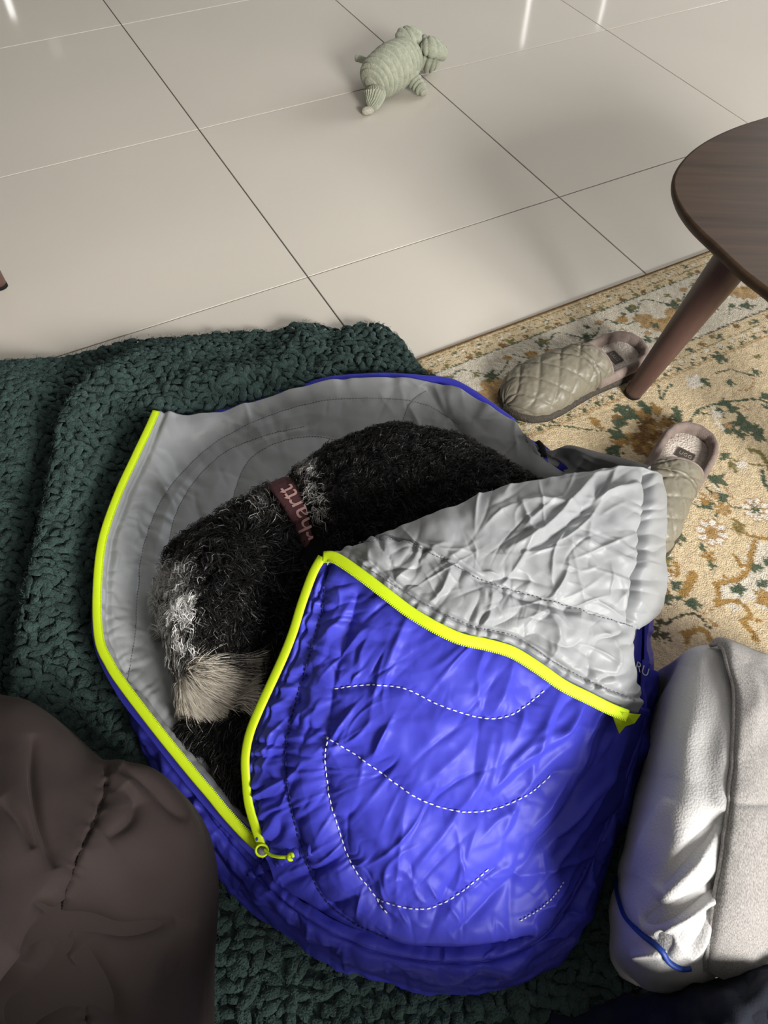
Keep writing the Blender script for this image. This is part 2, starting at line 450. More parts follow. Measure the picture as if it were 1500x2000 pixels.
# near wall with its window opening
nw = empty('wall_near', RM(0, W_MIN - T / 2, 0)); nw['kind'] = 'structure'
bpy.context.view_layer.update()
for a, b, c, d in ((S_MIN, WIN_S0, 0, ROOM_H), (WIN_S1, S_MAX, 0, ROOM_H), (WIN_S0, WIN_S1, 0, WIN_Z0), (WIN_S0, WIN_S1, WIN_Z1, ROOM_H)):
    room_box('wall_panel', a, b, W_MIN - T, W_MIN, c, d, MT['wall'], nw)
wf = empty('window_1', RM((WIN_S0 + WIN_S1) / 2, W_MIN, WIN_Z0)); wf['kind'] = 'structure'
bpy.context.view_layer.update()
fr = 0.045
for a, b, c, d in ((WIN_S0, WIN_S1, WIN_Z0, WIN_Z0 + fr), (WIN_S0, WIN_S1, WIN_Z1 - fr, WIN_Z1), (WIN_S0, WIN_S0 + fr, WIN_Z0 + fr, WIN_Z1 - fr), (WIN_S1 - fr, WIN_S1, WIN_Z0 + fr, WIN_Z1 - fr), ((WIN_S0 + WIN_S1) / 2 - fr / 2, (WIN_S0 + WIN_S1) / 2 + fr / 2, WIN_Z0 + fr, WIN_Z1 - fr)):
    room_box('window_frame', a, b, W_MIN - 0.05, W_MIN + 0.005, c, d, MT['white_paint'], wf)
# far wall: a pair of pale doors whose narrow gaps let daylight through (seen mirrored in the tiles)
DAY = bpy.data.materials.new('daylight_gap'); DAY.use_nodes = True
_e = DAY.node_tree.nodes['Principled BSDF']
_e.inputs['Emission Color'].default_value = (1, 0.98, 0.95, 1); _e.inputs['Emission Strength'].default_value = 4.0
fw = room_box('wall_far', S_MIN, S_MAX, W_MAX, W_MAX + T, 0, ROOM_H, MT['wall'])
for s0, s1, z0, z1 in ((3.46, 3.485, 0.5, 1.4), (4.11, 4.13, 0.5, 1.39), (0.345, 0.372, 0.3, 0.70)):
    o = room_box('daylight_gap', s0, s1, W_MAX - 0.004, W_MAX + 0.006, z0, z1, DAY, fw)
room_box('switch_plate', 0.475, 0.535, W_MAX - 0.012, W_MAX, 0.81, 0.905, MT['white_paint'], fw)
room_box('skirting', S_MIN, S_MAX, W_MAX - 0.012, W_MAX, 0.0, 0.09, MT['white_paint'], fw)

# ================================================================== RUG
R0 = U(815, 705)                                    # a point of the rug's edge
def RT(P):                                          # world -> rug coordinates (along edge, inwards)
    q = np.asarray(P)[..., :2] - R0[:2]
    return q @ EX[:2], -(q @ EW[:2])
CELL = 0.0016
RS0, RS1, RT1 = -0.42, 1.0, 0.98
IH, IW = int(RT1 / CELL), int((RS1 - RS0) / CELL)
IMG = np.zeros((IH, IW, 3), np.float32)
SS, TT = np.meshgrid(RS0 + (np.arange(IW) + .5) * CELL, (np.arange(IH) + .5) * CELL)
BEI = np.array(srgb(206, 187, 152)); IVO = np.array(srgb(206, 198, 180)); GRN = np.array(srgb(72, 86, 66)); OLV = np.array(srgb(118, 110, 66))
GLD = np.array(srgb(158, 125, 72)); TAN = np.array(srgb(170, 140, 98)); WHT = np.array(srgb(222, 214, 200)); DRK = np.array(srgb(74, 74, 54)); BRN = np.array(srgb(120, 88, 48))
IMG[:] = BEI
def paint(mask, c, a=0.95):
    IMG[mask] = IMG[mask] * (1 - a) + c * a
def win(s, t, r):
    i0, i1 = max(0, int((s - r - RS0) / CELL)), min(IW, int((s + r - RS0) / CELL) + 2)
    j0, j1 = max(0, int((t - r) / CELL)), min(IH, int((t + r) / CELL) + 2)
    return slice(j0, j1), slice(i0, i1)
def blob(s, t, rx, ry, ang, c, wob=0.15, a=0.95, seed=0):
    r = max(rx, ry) * 1.4
    w = win(s, t, r)
    x = SS[w] - s; y = TT[w] - t
    if x.size == 0: return
    u = x * math.cos(ang) + y * math.sin(ang); v = -x * math.sin(ang) + y * math.cos(ang)
    d = np.sqrt((u / rx) ** 2 + (v / ry) ** 2) + wob * vnoise(x / rx * 2.5, y / rx * 2.5, seed)
    IMG[w][d < 1] = IMG[w][d < 1] * (1 - a) + c * a
def line(pts, wd, c, taper=False):
    pts = np.array(pts, float)
    Q = resample(pts, max(8, int(np.linalg.norm(np.diff(pts, axis=0), axis=1).sum() / 0.0022)))
    n = len(Q)
    for k, q in enumerate(Q):
        r = wd / 2 * (1 - 0.6 * k / n if taper else 1)
        r *= 1 + 0.25 * math.sin(k * 1.7)
        w = win(q[0], q[1], r)
        m = (SS[w] - q[0]) ** 2 + (TT[w] - q[1]) ** 2 < r * r
        IMG[w][m] = c
def leaf(s, t, L, ang, c, seed=0):
    ca, sa = math.cos(ang), math.sin(ang)
    for k, (o, l, da) in enumerate(((0, 1.0, 0), (0.25, 0.62, 0.75), (0.25, 0.62, -0.75))):
        cs, ct = s + ca * L * o, t + sa * L * o
        blob(cs + math.cos(ang + da) * L * l * .5, ct + math.sin(ang + da) * L * l * .5, L * l * .5, L * l * .19, ang + da, c, 0.3, 0.95, seed + k)
def rosette(s, t, R, petal, edge, heart, n=8, ph=0.0):
    for k in range(n):
        a = ph + 2 * math.pi * k / n
        blob(s + math.cos(a) * R * .66, t + math.sin(a) * R * .66, R * .36, R * .29, a, edge, 0.1, 1)
        blob(s + math.cos(a) * R * .68, t + math.sin(a) * R * .68, R * .25, R * .19, a, petal, 0.1, 1)
    blob(s, t, R * .34, R * .34, 0, edge, 0.1, 1); blob(s, t, R * .2, R * .2, 0, heart, 0.1, 1)
def st(px, py):
    a, b = RT(U(px, py)); return float(a), float(b)
# bands of the border
paint((TT > 0.047) & (TT < 0.187), IVO)
def hl(t, w, c): paint((np.abs(TT - t + 0.0006 * np.sin(SS * 900)) < w / 2), c)
rr = np.random.default_rng(3)
hl(0.004, 0.006, TAN); hl(0.012, 0.002, OLV); hl(0.017, 0.0016, TAN); hl(0.0315, 0.0018, OLV)
for k in range(70):                                             # outer guard stripe: sprigs
    s = RS0 + 0.012 + k * 0.0245
    if k % 2:
        leaf(s, 0.024, 0.013, rr.uniform(-0.6, 0.6), GRN, k); blob(s + .006, .026, .004, .003, 0, WHT)
    else:
        line([(s - .006, .021), (s, .028), (s + .006, .022)], .0018, GRN); blob(s, .022, .0035, .003, 0, WHT)
for k in range(50):
    s = RS0 + 0.02 + k * 0.034
    leaf(s, 0.0385, 0.016, rr.choice([0.3, math.pi - 0.3]), OLV if k % 2 else BRN, k)
hl(0.047, 0.0028, GRN)
for k in range(9):                                              # main border: big palmettes on a vine
    s = RS0 + 0.06 + k * 0.205
    line([(s - .10, .07), (s - .06, .10), (s, .06), (s + .05, .10), (s + .10, .07)], .0026, GRN)
    for q in range(7):
        a = q / 6 * math.pi + 0.2
        blob(s + math.cos(a) * .034, .118 + math.sin(a) * .034 * .9 - .012, .020, .013, a, GLD * .9 + TAN * .1, 0.25, 0.85, q)
    for q in range(5):
        a = q / 4 * math.pi
        blob(s + math.cos(a) * .022, .115 + math.sin(a) * .022, .010, .007, a, TAN * 1.25, 0.2, 0.9, q)
    rosette(s + .10, .125, .026, WHT, OLV, GLD, 6, .3)
    leaf(s + .052, .085, .03, 2.2, GRN, k); leaf(s + .055, .15, .03, -0.6, OLV, k + 9); leaf(s - .05, .155, .03, 0.5, GRN, k + 5); leaf(s - .045, .08, .026, -1.0, GRN, k + 4)
    leaf(s + .02, .165, .024, 0.1, OLV, k + 3); leaf(s - .02, .066, .02, 3.0, OLV, k + 2)
    blob(s + .135, .085, .012, .009, .5, GLD); blob(s + .09, .072, .009, .006, .2, TAN)
    line([(s + .12, .165), (s + .14, .15), (s + .15, .165)], .003, GRN); leaf(s + .14, .16, .022, -1.4, GRN, k + 1)
for k in range(60): 
    s = rr.uniform(RS0, RS1); t = rr.uniform(.058, .178)
    leaf(s, t, rr.uniform(.012, .02), rr.uniform(0, 6.3), [GRN, OLV, TAN][k % 3], k)
hl(0.187, 0.003, DRK); hl(0.213, 0.002, OLV); hl(0.2425, 0.0035, TAN); hl(0.238, .0015, OLV)
for k in range(56):
    s = RS0 + 0.02 + k * 0.03
    leaf(s, 0.200, 0.017, rr.choice([0.4, -0.4, 2.8]), [OLV, GRN, BRN][k % 3], k)
    line([(s - .009, .222), (s, .231), (s + .009, .223)], .002, GRN); blob(s + .003, .222, .005, .004, 0, WHT); leaf(s + .013, .228, .013, 1.0, GRN, k + 7)
# field motifs, drawn where they lie in the weave
def F_line(p, w, c, taper=False): line([st(*q) for q in p], w, c, taper)
def F_leaf(px, py, qx, qy, c, seed=0):
    a = np.array(st(px, py)); b = np.array(st(qx, qy)); d = b - a
    leaf(a[0], a[1], float(np.hypot(*d)), math.atan2(d[1], d[0]), c, seed)
def F_blob(px, py, R, c, wob=0.3, sq=1.0, ang=0., seed=0): blob(*st(px, py), R, R * sq, ang, c, wob, .95, seed)
# ochre medallion beside the second slipper
for k in range(26):
    a = rr.uniform(0, 6.3); q = rr.uniform(0, 1) ** .6
    F_blob(1255 + 70 * q * math.cos(a), 850 + 48 * q * math.sin(a), .013, GLD if k % 3 else BRN, .4, .8, a, k)
for p in ((1335, 842), (1348, 850), (1325, 838), (1360, 866), (1318, 850)): F_blob(*p, .008, np.array(srgb(216, 170, 78)), .4)
rosette(*st(1338, 842), .013, WHT, np.array(srgb(206, 160, 70)), GLD, 6)
for a_ in ((1250, 825, 1205, 806), (1225, 835, 1190, 828), (1222, 862, 1185, 845), (1205, 875, 1185, 900), (1205, 905, 1180, 893), (1265, 800, 1258, 815), (1320, 820, 1318, 800), (1330, 835, 1310, 812), (1270, 815, 1255, 795)): F_leaf(*a_, GRN)
F_line([(1060, 838), (1100, 838), (1150, 845), (1200, 850)], .004, GRN, True); F_line([(1180, 893), (1215, 890)], .004, GRN)
F_line([(1285, 760), (1288, 785), (1300, 765), (1310, 758)], .004, GRN); F_leaf(1262, 800, 1240, 790, GRN); F_leaf(1225, 800, 1195, 808, GRN)
F_blob(1160, 830, .008, GLD); F_line([(1150, 820), (1165, 840), (1175, 842)], .006, GLD)
# green vine and leaves on the right
F_line([(1345, 828), (1360, 808), (1390, 796), (1440, 788), (1475, 786), (1500, 795)], .0042, GRN)
F_line([(1355, 812), (1385, 815)], .003, GRN)
for a_ in ((1400, 797, 1425, 790), (1415, 795, 1440, 815), (1440, 815, 1455, 850), (1430, 830, 1415, 855), (1440, 845, 1450, 865), (1450, 840, 1490, 850), (1480, 845, 1475, 870), (1455, 820, 1435, 825), (1395, 800, 1410, 820), (1480, 785, 1500, 775), (1485, 795, 1500, 805)): F_leaf(*a_, GRN)
F_line([(1390, 800), (1395, 825), (1410, 845)], .005, WHT); F_blob(1418, 838, .007, TAN); F_blob(1400, 815, .007, WHT); F_line([(1435, 795), (1450, 800), (1458, 805)], .003, GLD)
F_leaf(1405, 905, 1420, 890, GRN); F_leaf(1420, 905, 1435, 925, OLV); F_leaf(1428, 925, 1435, 930, GRN); F_line([(1420, 900), (1450, 910), (1490, 915)], .003, OLV); F_blob(1445, 915, .008, WHT)
F_line([(1460, 885), (1480, 890), (1495, 910), (1500, 925)], .007, OLV); F_line([(1485, 925), (1490, 950), (1500, 965)], .007, GRN)
F_line([(1470, 740), (1450, 735), (1420, 728), (1395, 735)], .003, GRN); F_leaf(1420, 745, 1425, 762, GRN); F_leaf(1350, 745, 1385, 760, GRN); F_leaf(1345, 765, 1360, 740, WHT); F_leaf(1465, 725, 1480, 740, GRN); F_leaf(1465, 700, 1485, 705, OLV)
F_line([(1430, 770), (1460, 765), (1470, 745)], .003, TAN); F_leaf(1385, 700, 1420, 712, GRN)
# striped green wing
for k in range(6): F_line([(1340 + k * 12, 985 - k * 9), (1372 + k * 11, 998 - k * 4)], .0035, [GRN, WHT, TAN][k % 3])
F_leaf(1375, 935, 1418, 952, GRN); F_leaf(1395, 965, 1418, 988, GRN); F_leaf(1365, 980, 1388, 1002, GRN); F_leaf(1345, 985, 1335, 985, GRN); F_blob(1372, 985, .007, GLD); F_blob(1392, 975, .006, TAN)
rosette(*st(1408, 1000), .014, GLD, TAN, GLD, 6); F_line([(1395, 1010), (1398, 1030)], .003, GRN)
rosette(*st(1387, 1045), .026, WHT, TAN, GLD, 8); rosette(*st(1475, 1000), .024, WHT, TAN, GLD, 8); rosette(*st(1472, 1000), .010, WHT, GRN, GLD, 6)
F_line([(1425, 995), (1455, 1000)], .003, GRN)
F_leaf(1365, 1065, 1372, 1082, GRN); rosette(*st(1380, 1092), .011, GLD, GLD, BRN, 5); F_leaf(1382, 1100, 1390, 1120, GRN)
F_leaf(1300, 1050, 1340, 1062, GRN); F_leaf(1288, 1060, 1310, 1072, GRN); F_leaf(1300, 1035, 1318, 1048, OLV); F_blob(1300, 1045, .006, GLD)
F_line([(1430, 1020), (1445, 1035), (1455, 1050), (1500, 1058)], .0065, GLD); F_blob(1440, 1035, .009, OLV, .5); rosette(*st(1440, 1038), .012, TAN, OLV, GLD, 5)
_iv = [(1470, 1062), (1462, 1090), (1455, 1120), (1440, 1135), (1420, 1140), (1392, 1146)]
for q in ((1480, 1085), (1490, 1110), (1475, 1110), (1495, 1140), (1470, 1130), (1440, 1155), (1415, 1160), (1420, 1172), (1460, 1150), (1485, 1160), (1495, 1180), (1500, 1090)): F_blob(*q, .018, IVO, .35)
F_line(_iv, .008, GLD); F_line([(1396, 1148), (1398, 1170), (1395, 1188), (1420, 1178), (1445, 1185), (1460, 1205), (1450, 1220), (1465, 1240), (1475, 1260)], .007, GLD)
F_line([(1448, 1125), (1440, 1105), (1430, 1088)], .005, GLD); F_line([(1420, 1140), (1410, 1128)], .005, GLD); F_line([(1460, 1215), (1482, 1215)], .005, GLD); F_line([(1450, 1222), (1440, 1215)], .007, GLD)
for a_ in ((1470, 1125, 1468, 1105), (1470, 1110, 1490, 1115), (1475, 1140, 1480, 1155), (1480, 1150, 1495, 1140), (1420, 1155, 1455, 1158), (1430, 1162, 1450, 1150), (1488, 1110, 1500, 1095)): F_leaf(*a_, GRN)
F_blob(1490, 1175, .012, GLD, .5); F_line([(1470, 1160), (1485, 1180), (1500, 1190)], .005, GLD)
F_line([(1280, 1120), (1300, 1118), (1318, 1128)], .006, GLD); F_line([(1330, 1165), (1345, 1140), (1350, 1125)], .012, GLD); F_line([(1315, 1105), (1322, 1125)], .006, GLD)
rosette(*st(1300, 1132), .011, GLD, WHT, GLD, 5); F_leaf(1310, 1160, 1325, 1140, GRN); F_leaf(1330, 1180, 1370, 1188, GRN); F_leaf(1315, 1170, 1330, 1178, GRN); F_leaf(1282, 1182, 1312, 1172, GRN); F_leaf(1295, 1165, 1310, 1178, GRN); F_leaf(1290, 1095, 1312, 1098, GRN); F_blob(1297, 1105, .007, OLV)
F_line([(1285, 1135), (1305, 1165)], .004, BRN)
F_line([(1298, 1222), (1320, 1210), (1345, 1203), (1365, 1210), (1375, 1225), (1385, 1232)], .004, DRK); F_line([(1365, 1203), (1390, 1195)], .003, TAN); F_line([(1380, 1215), (1398, 1230)], .005, TAN)
for a_ in ((1270, 1225, 1290, 1240), (1280, 1240, 1308, 1256), (1268, 1240, 1285, 1255), (1275, 1215, 1298, 1225)): F_leaf(*a_, DRK)
F_line([(1330, 1242), (1350, 1238), (1370, 1235), (1385, 1255)], .008, GLD); F_line([(1340, 1245), (1335, 1262)], .007, GLD)
for k in range(40):                                             # small scattered tufts further off
    F_leaf(*( (lambda x, y: (x, y, x + rr.uniform(-22, 22), y + rr.uniform(-15, 15)))(rr.uniform(1080, 1800), rr.uniform(1290, 1700)) ), [GRN, GLD, OLV][k % 3], k)
# soft ragged weave edges: each tuft takes the colour of a neighbour
CS = 0.0025
ns_, nt_ = int((RS1 - RS0) / CS), int(RT1 / CS)
gs, gt = np.meshgrid(np.linspace(RS0, RS1, ns_), np.linspace(0, RT1, nt_))
js = np.clip(((gs + rng.normal(0, .0008, gs.shape) - RS0) / CELL).astype(int), 0, IW - 1)
jt = np.clip(((gt + rng.normal(0, .0008, gs.shape)) / CELL).astype(int), 0, IH - 1)
rugcol = IMG[jt, js] * (1 + rng.normal(0, .07, gs.shape))[..., None]
edge = np.minimum(np.minimum(gs - RS0, RS1 - gs), np.minimum(gt, RT1 - gt))
hz = 0.0075 * (1 - np.exp(-edge / 0.0022)) + 0.0009 * vnoise(gs * 330, gt * 330) * (edge > .003) + 0.0007 * vnoise(gs * 120, gt * 60, 5)
Pr = R0[None, None] + gs[..., None] * EX - gt[..., None] * EW; Pr[..., 2] = np.maximum(hz, 0.0006)
rug = empty('rug', tuple(R0 + EX * .3 - EW * .3)); tag(rug, 'cream and beige floral rug with green and ochre vines under the slippers', 'rug')
bpy.context.view_layer.update()
pile = put('pile', fastmesh('pile', Pr.reshape(-1, 3), gridfaces(nt_, ns_), MT['rug'], True, {'col': rugcol.reshape(-1, 3)}), rug)
if pile.data.polygons[0].normal.z < 0: pile.data.flip_normals()
RUGZ = 0.0075
be = [R0 + EX * s - EW * 0.0008 + np.array([0, 0, .003]) for s in np.linspace(RS0, RS1, 60)]
ribbon('binding', be, mat('rug_binding', tuple(BRN * .8), .95, .1, bump=(600, .6, .002)), rug, .0022, .003)

# ================================================================== TABLES
def table(name, label, outline, z_top, thick, legs, group=None):
    c = np.mean(outline, axis=0)
    root = empty(name, (c[0], c[1], 0)); tag(root, label, 'table', group)
    O = resample(np.vstack([outline, outline[:1]]), 161)[:-1]
    prof = [(-0.0, 0.0), (0.0, 0.0)]
    ring = []
    cen = O.mean(0)
    T_ = np.roll(O, -1, 0) - np.roll(O, 1, 0); T_ /= np.linalg.norm(T_, axis=1, keepdims=True)
    Nn = np.stack([T_[:, 1], -T_[:, 0]], 1)
    if ((O - cen) * Nn).sum() < 0: Nn = -Nn
    for off, dz in ((-0.004, 0), (-0.0012, -0.0012), (0, -0.004), (-0.001, -thick * .45), (-0.006, -thick * .8), (-0.016, -thick)):
        ring.append(np.hstack([O + Nn * off, np.full((len(O), 1), z_top + dz)]))
    R_ = np.array(ring); k, n = R_.shape[:2]
    V = R_.reshape(-1, 3).tolist()
    f = gridfaces(k, n, 0, False, True).tolist()
    f.append(list(range(n))); f.append(list(range((k - 1) * n, k * n))[::-1])
    me = bpy.data.meshes.new('tabletop'); me.from_pydata(V, [], f)
    bm = bmesh.new(); bm.from_mesh(me); bmesh.ops.recalc_face_normals(bm, faces=bm.faces); bm.to_mesh(me); bm.free()
    for p in me.polygons: p.use_smooth = len(p.vertices) == 4
    me.materials.append(MT['brown_wood']); put('tabletop', me, root)
    for foot, top, r0, r1 in legs:
        foot = np.array(foot); top = np.array(top)
        f_ = np.linspace(0, 1, 24)
        Q = foot + (top - foot) * f_[:, None]
        tp = r0 + (r1 - r0) * f_ ** 0.9
        ribbon('leg', Q, MT['leg_wood'], root, 1.0, 1.0, up=(0, 1, 0.2), seg=24, taper=tp)
        Qp = [foot - (top - foot) * 0.004, foot + (top - foot) * 0.012]
        ribbon('foot_pad', Qp, MT['black_tag'], root, r0 * 1.03, r0 * 1.03, up=(0, 1, .2), seg=20)
    return root
TZ = 0.352
vis = [U(*p, TZ)[:2] for p in ((1500, 226), (1440, 245), (1385, 270), (1345, 298), (1320, 330), (1313, 358), (1322, 392), (1350, 432), (1400, 480), (1450, 527), (1500, 566))]
ext = [(0.485, 0.69), (0.55, 0.62), (0.66, 0.59), (0.78, 0.62), (0.88, 0.70), (0.95, 0.82), (0.97, 0.96), (0.93, 1.10), (0.86, 1.19), (0.77, 1.235), (0.66, 1.22)]
outline = np.array(vis + [np.array(e) for e in ext])
lf = U(1236, 768, RUGZ + .002)
lt = U(1452, 482, TZ - .028)
def mk_leg(x, y, dx, dy, z0): return ((x, y, z0), (x + dx, y + dy, TZ - .02), .0145, .0265)
table('coffee_table', 'dark walnut coffee table with rounded corner beside the slippers', outline, TZ, .022,
      [(tuple(lf), tuple(lt), .0145, .0275), mk_leg(.93, .86, -.06, 0.02, RUGZ), mk_leg(.68, .62, .02, .06, RUGZ), mk_leg(.78, 1.22, -.01, -.07, RUGZ)])
l2 = U(2, 560, 0.0)
ol2 = np.array([(l2[0] - .19 + .27 * math.cos(a), l2[1] + .08 + .27 * math.sin(a)) for a in np.linspace(0, 2 * math.pi, 16, endpoint=False)])
table('side_table', 'dark brown round-legged table whose foot shows at the left edge', ol2, .45, .022,
      [((l2[0], l2[1], 0.001), (l2[0] - .05, l2[1] + .03, .43), .0125, .022), ((l2[0] - .38, l2[1] - .0, .001), (l2[0] - .33, l2[1] + .03, .43), .0125, .022), ((l2[0] - .19, l2[1] + .3, .001), (l2[0] - .19, l2[1] + .24, .43), .0125, .022)])

# ================================================================== KNITTED BLANKET
def DR(px, py, z, z2, dx=0.0, dy=0.0):              # the point below (px,py,z), dropped to z2 and moved
    p = U(px, py, z); return ('w', p[0] + dx, p[1] + dy, z2)
top_edge = [(-260, 742), (-120, 730), (-20, 722), (40, 712), (80, 706), (120, 703), (180, 690), (235, 672), (270, 668), (330, 668), (400, 660), (470, 655), (540, 652), (575, 638), (610, 640), (650, 652), (690, 644), (735, 640), (770, 660), (800, 695), (825, 735)]
zt = [.03, .03, .03, .03, .035, .025, .02, .03, .03, .022, .022, .022, .022, .035, .035, .02, .03, .03, .03, .026, .022]
brows = [[DR(x, y, z, 0.0015, 0.0, .006) for (x, y), z in zip(top_edge, zt)], [(x, y, z * .8) for (x, y), z in zip(top_edge, zt)]]
for yy, z in ((765, .03), (860, .03), (1000, .028), (1150, .026), (1300, .025), (1450, .022), (1600, .02), (1750, .02), (1900, .02), (2100, .02), (2250, .02)):
    xr = {765: 860, 860: 900, 1000: 1000, 1150: 1120, 1300: 1160}.get(yy, 1200 if yy < 1550 else 1340)
    brows.append([(x, yy - (18 if x < 0 else 0) + 14 * math.sin(x * .011), z) for x in np.linspace(-300 - (yy - 765) * .05, xr, 14)])
BL = loft(rowsU(brows), 330, 380)
bx, by = PX(BL)
fold = np.zeros_like(bx)
def fold_ridge(poly, wl, wr, A):
    """a fold: gentle on one side, steep on the other"""
    d, s, sd = seamdist(bx, by, poly)
    return A * np.where(sd > 0, np.exp(-(d / wl) ** 2), np.exp(-(d / wr) ** 2))
fold += fold_ridge([(330, 670), (235, 745), (165, 830), (135, 960), (110, 1080), (80, 1250), (60, 1400)], 20, 100, .062)
fold -= fold_ridge([(225, 715), (150, 800), (105, 900), (85, 1040), (45, 1200), (15, 1400)], 34, 22, .022)
fold += fold_ridge([(30, 720), (20, 820), (-20, 950), (-60, 1100)], 70, 90, .028)
fold += fold_ridge([(420, 790), (350, 850), (300, 960)], 60, 60, .016)
fold += fold_ridge([(600, 690), (480, 760), (380, 800), (300, 850)], 45, 26, .026)
fold += fold_ridge([(640, 740), (560, 770), (470, 790)], 34, 18, .02)
fold += fold_ridge([(545, 655), (575, 700), (640, 720), (740, 725), (820, 740)], 60, 10, .0)
dcor, _, scor = seamdist(bx, by, [(565, 640), (590, 690), (620, 720), (700, 735), (830, 750)])
inside = (bx > 555) & (scor < 0) & (by < 760)
fold += np.where(inside, .018 * (1 - np.exp(-(dcor / 9) ** 2)), 0)
fold += .006 * fbm(bx / 150, by / 150, 2, 3)
edgef = np.clip((BL[..., 2] - .002) / .02, 0, 1)
u_idx = np.arange(BL.shape[0])[:, None] / BL.shape[0]
fold *= np.clip((u_idx - .012) / .10, 0, 1)
BL[..., 2] = np.maximum(BL[..., 2] + fold, .002)
blanket = empty('knit_blanket', tuple(U(300, 1000, 0))); tag(blanket, 'dark green chunky knitted blanket spread on the tiles under the sleeping bag', 'blanket')
bpy.context.view_layer.update()
NB = gnormals(BL)
_g = (BL - NB * .004)[::3, ::3]; shell('knit_ground', _g, MT['knit'], blanket, .008)
# single yarn loops, row by row: each a small bent teardrop
def loop_unit():
    n, m = 5, 5
    V = []
    for i in range(n):
        t = i / (n - 1)
        r = (0.29 * math.sin(math.pi * (0.12 + 0.80 * t)) ** .8)
        cx = (t - .5) * 1.0; cz = 0.42 * math.sin(math.pi * t) * .8
        for j in range(m):
            a = 2 * math.pi * j / m
            V.append((cx, r * math.cos(a), cz + r * .8 * math.sin(a)))
    return np.array(V), gridfaces(n, m, 0, False, True)
LV, LF = loop_unit()
cand = []
LU = np.concatenate([[0], np.cumsum(np.linalg.norm(np.diff(BL[:, 190], axis=0), axis=1))])
pitch_u, pitch_v = .0125, .0112
rows_u = np.arange(.004, LU[-1], pitch_u)
pts, dirs_, nrms = [], [], []
for k, lu in enumerate(rows_u):
    fi = np.interp(lu, LU, np.arange(len(LU)))
    i0 = int(min(fi, BL.shape[0] - 2)); f = fi - i0
    row = BL[i0] * (1 - f) + BL[i0 + 1] * f; nr = NB[i0] * (1 - f) + NB[i0 + 1] * f
    LVr = np.concatenate([[0], np.cumsum(np.linalg.norm(np.diff(row, axis=0), axis=1))])
    q = np.arange(pitch_v * (.5 if k % 2 else 0) + .002, LVr[-1], pitch_v)
    q = q + rng.normal(0, .0028, len(q))
    P_ = np.stack([np.interp(q, LVr, row[:, c]) for c in range(3)], 1)
    N_ = np.stack([np.interp(q, LVr, nr[:, c]) for c in range(3)], 1)
    D_ = np.stack([np.interp(q, LVr, np.gradient(row[:, c])) for c in range(3)], 1)
    pts.append(P_); nrms.append(N_); dirs_.append(D_)
pts = np.vstack(pts); nrms = np.vstack(nrms); dirs_ = np.vstack(dirs_)
px_, py_ = PX(pts)
keep = (px_ > -120) & (px_ < 1360) & (py_ < 2090) & (py_ > 560)
keep &= ~((px_ > 330) & (px_ < 1150) & (py_ > 870) & (py_ < 1480))
pts, nrms, dirs_ = pts[keep], nrms[keep], dirs_[keep]
px_, py_ = px_[keep], py_[keep]
nrms /= np.linalg.norm(nrms, axis=1, keepdims=True); dirs_ /= np.linalg.norm(dirs_, axis=1, keepdims=True)
ang = np.where(rng.random(len(pts)) < .5, 1, -1) * .8 + rng.normal(0, .7, len(pts)) + 0.6 * fbm(px_ / 60, py_ / 60, 2, 9)
side = np.cross(nrms, dirs_)
ax = dirs_ * np.cos(ang)[:, None] + side * np.sin(ang)[:, None]
ay = np.cross(nrms, ax)
size = rng.uniform(.016, .026, len(pts)); hgt = rng.uniform(.25, .62, len(pts))
pts = pts + (side * rng.normal(0, .002, (len(pts), 1)))
VV = pts[:, None] - nrms[:, None] * .001 + size[:, None, None] * (ax[:, None] * LV[None, :, :1] + ay[:, None] * LV[None, :, 1:2] + nrms[:, None] * LV[None, :, 2:] * hgt[:, None, None])
FF = (LF[None] + (np.arange(len(pts)) * len(LV))[:, None, None]).reshape(-1, 4)
kl = put('yarn_loops', fastmesh('yarn_loops', VV.reshape(-1, 3), FF, MT['knit'], True), blanket); kl['kind'] = 'stuff'

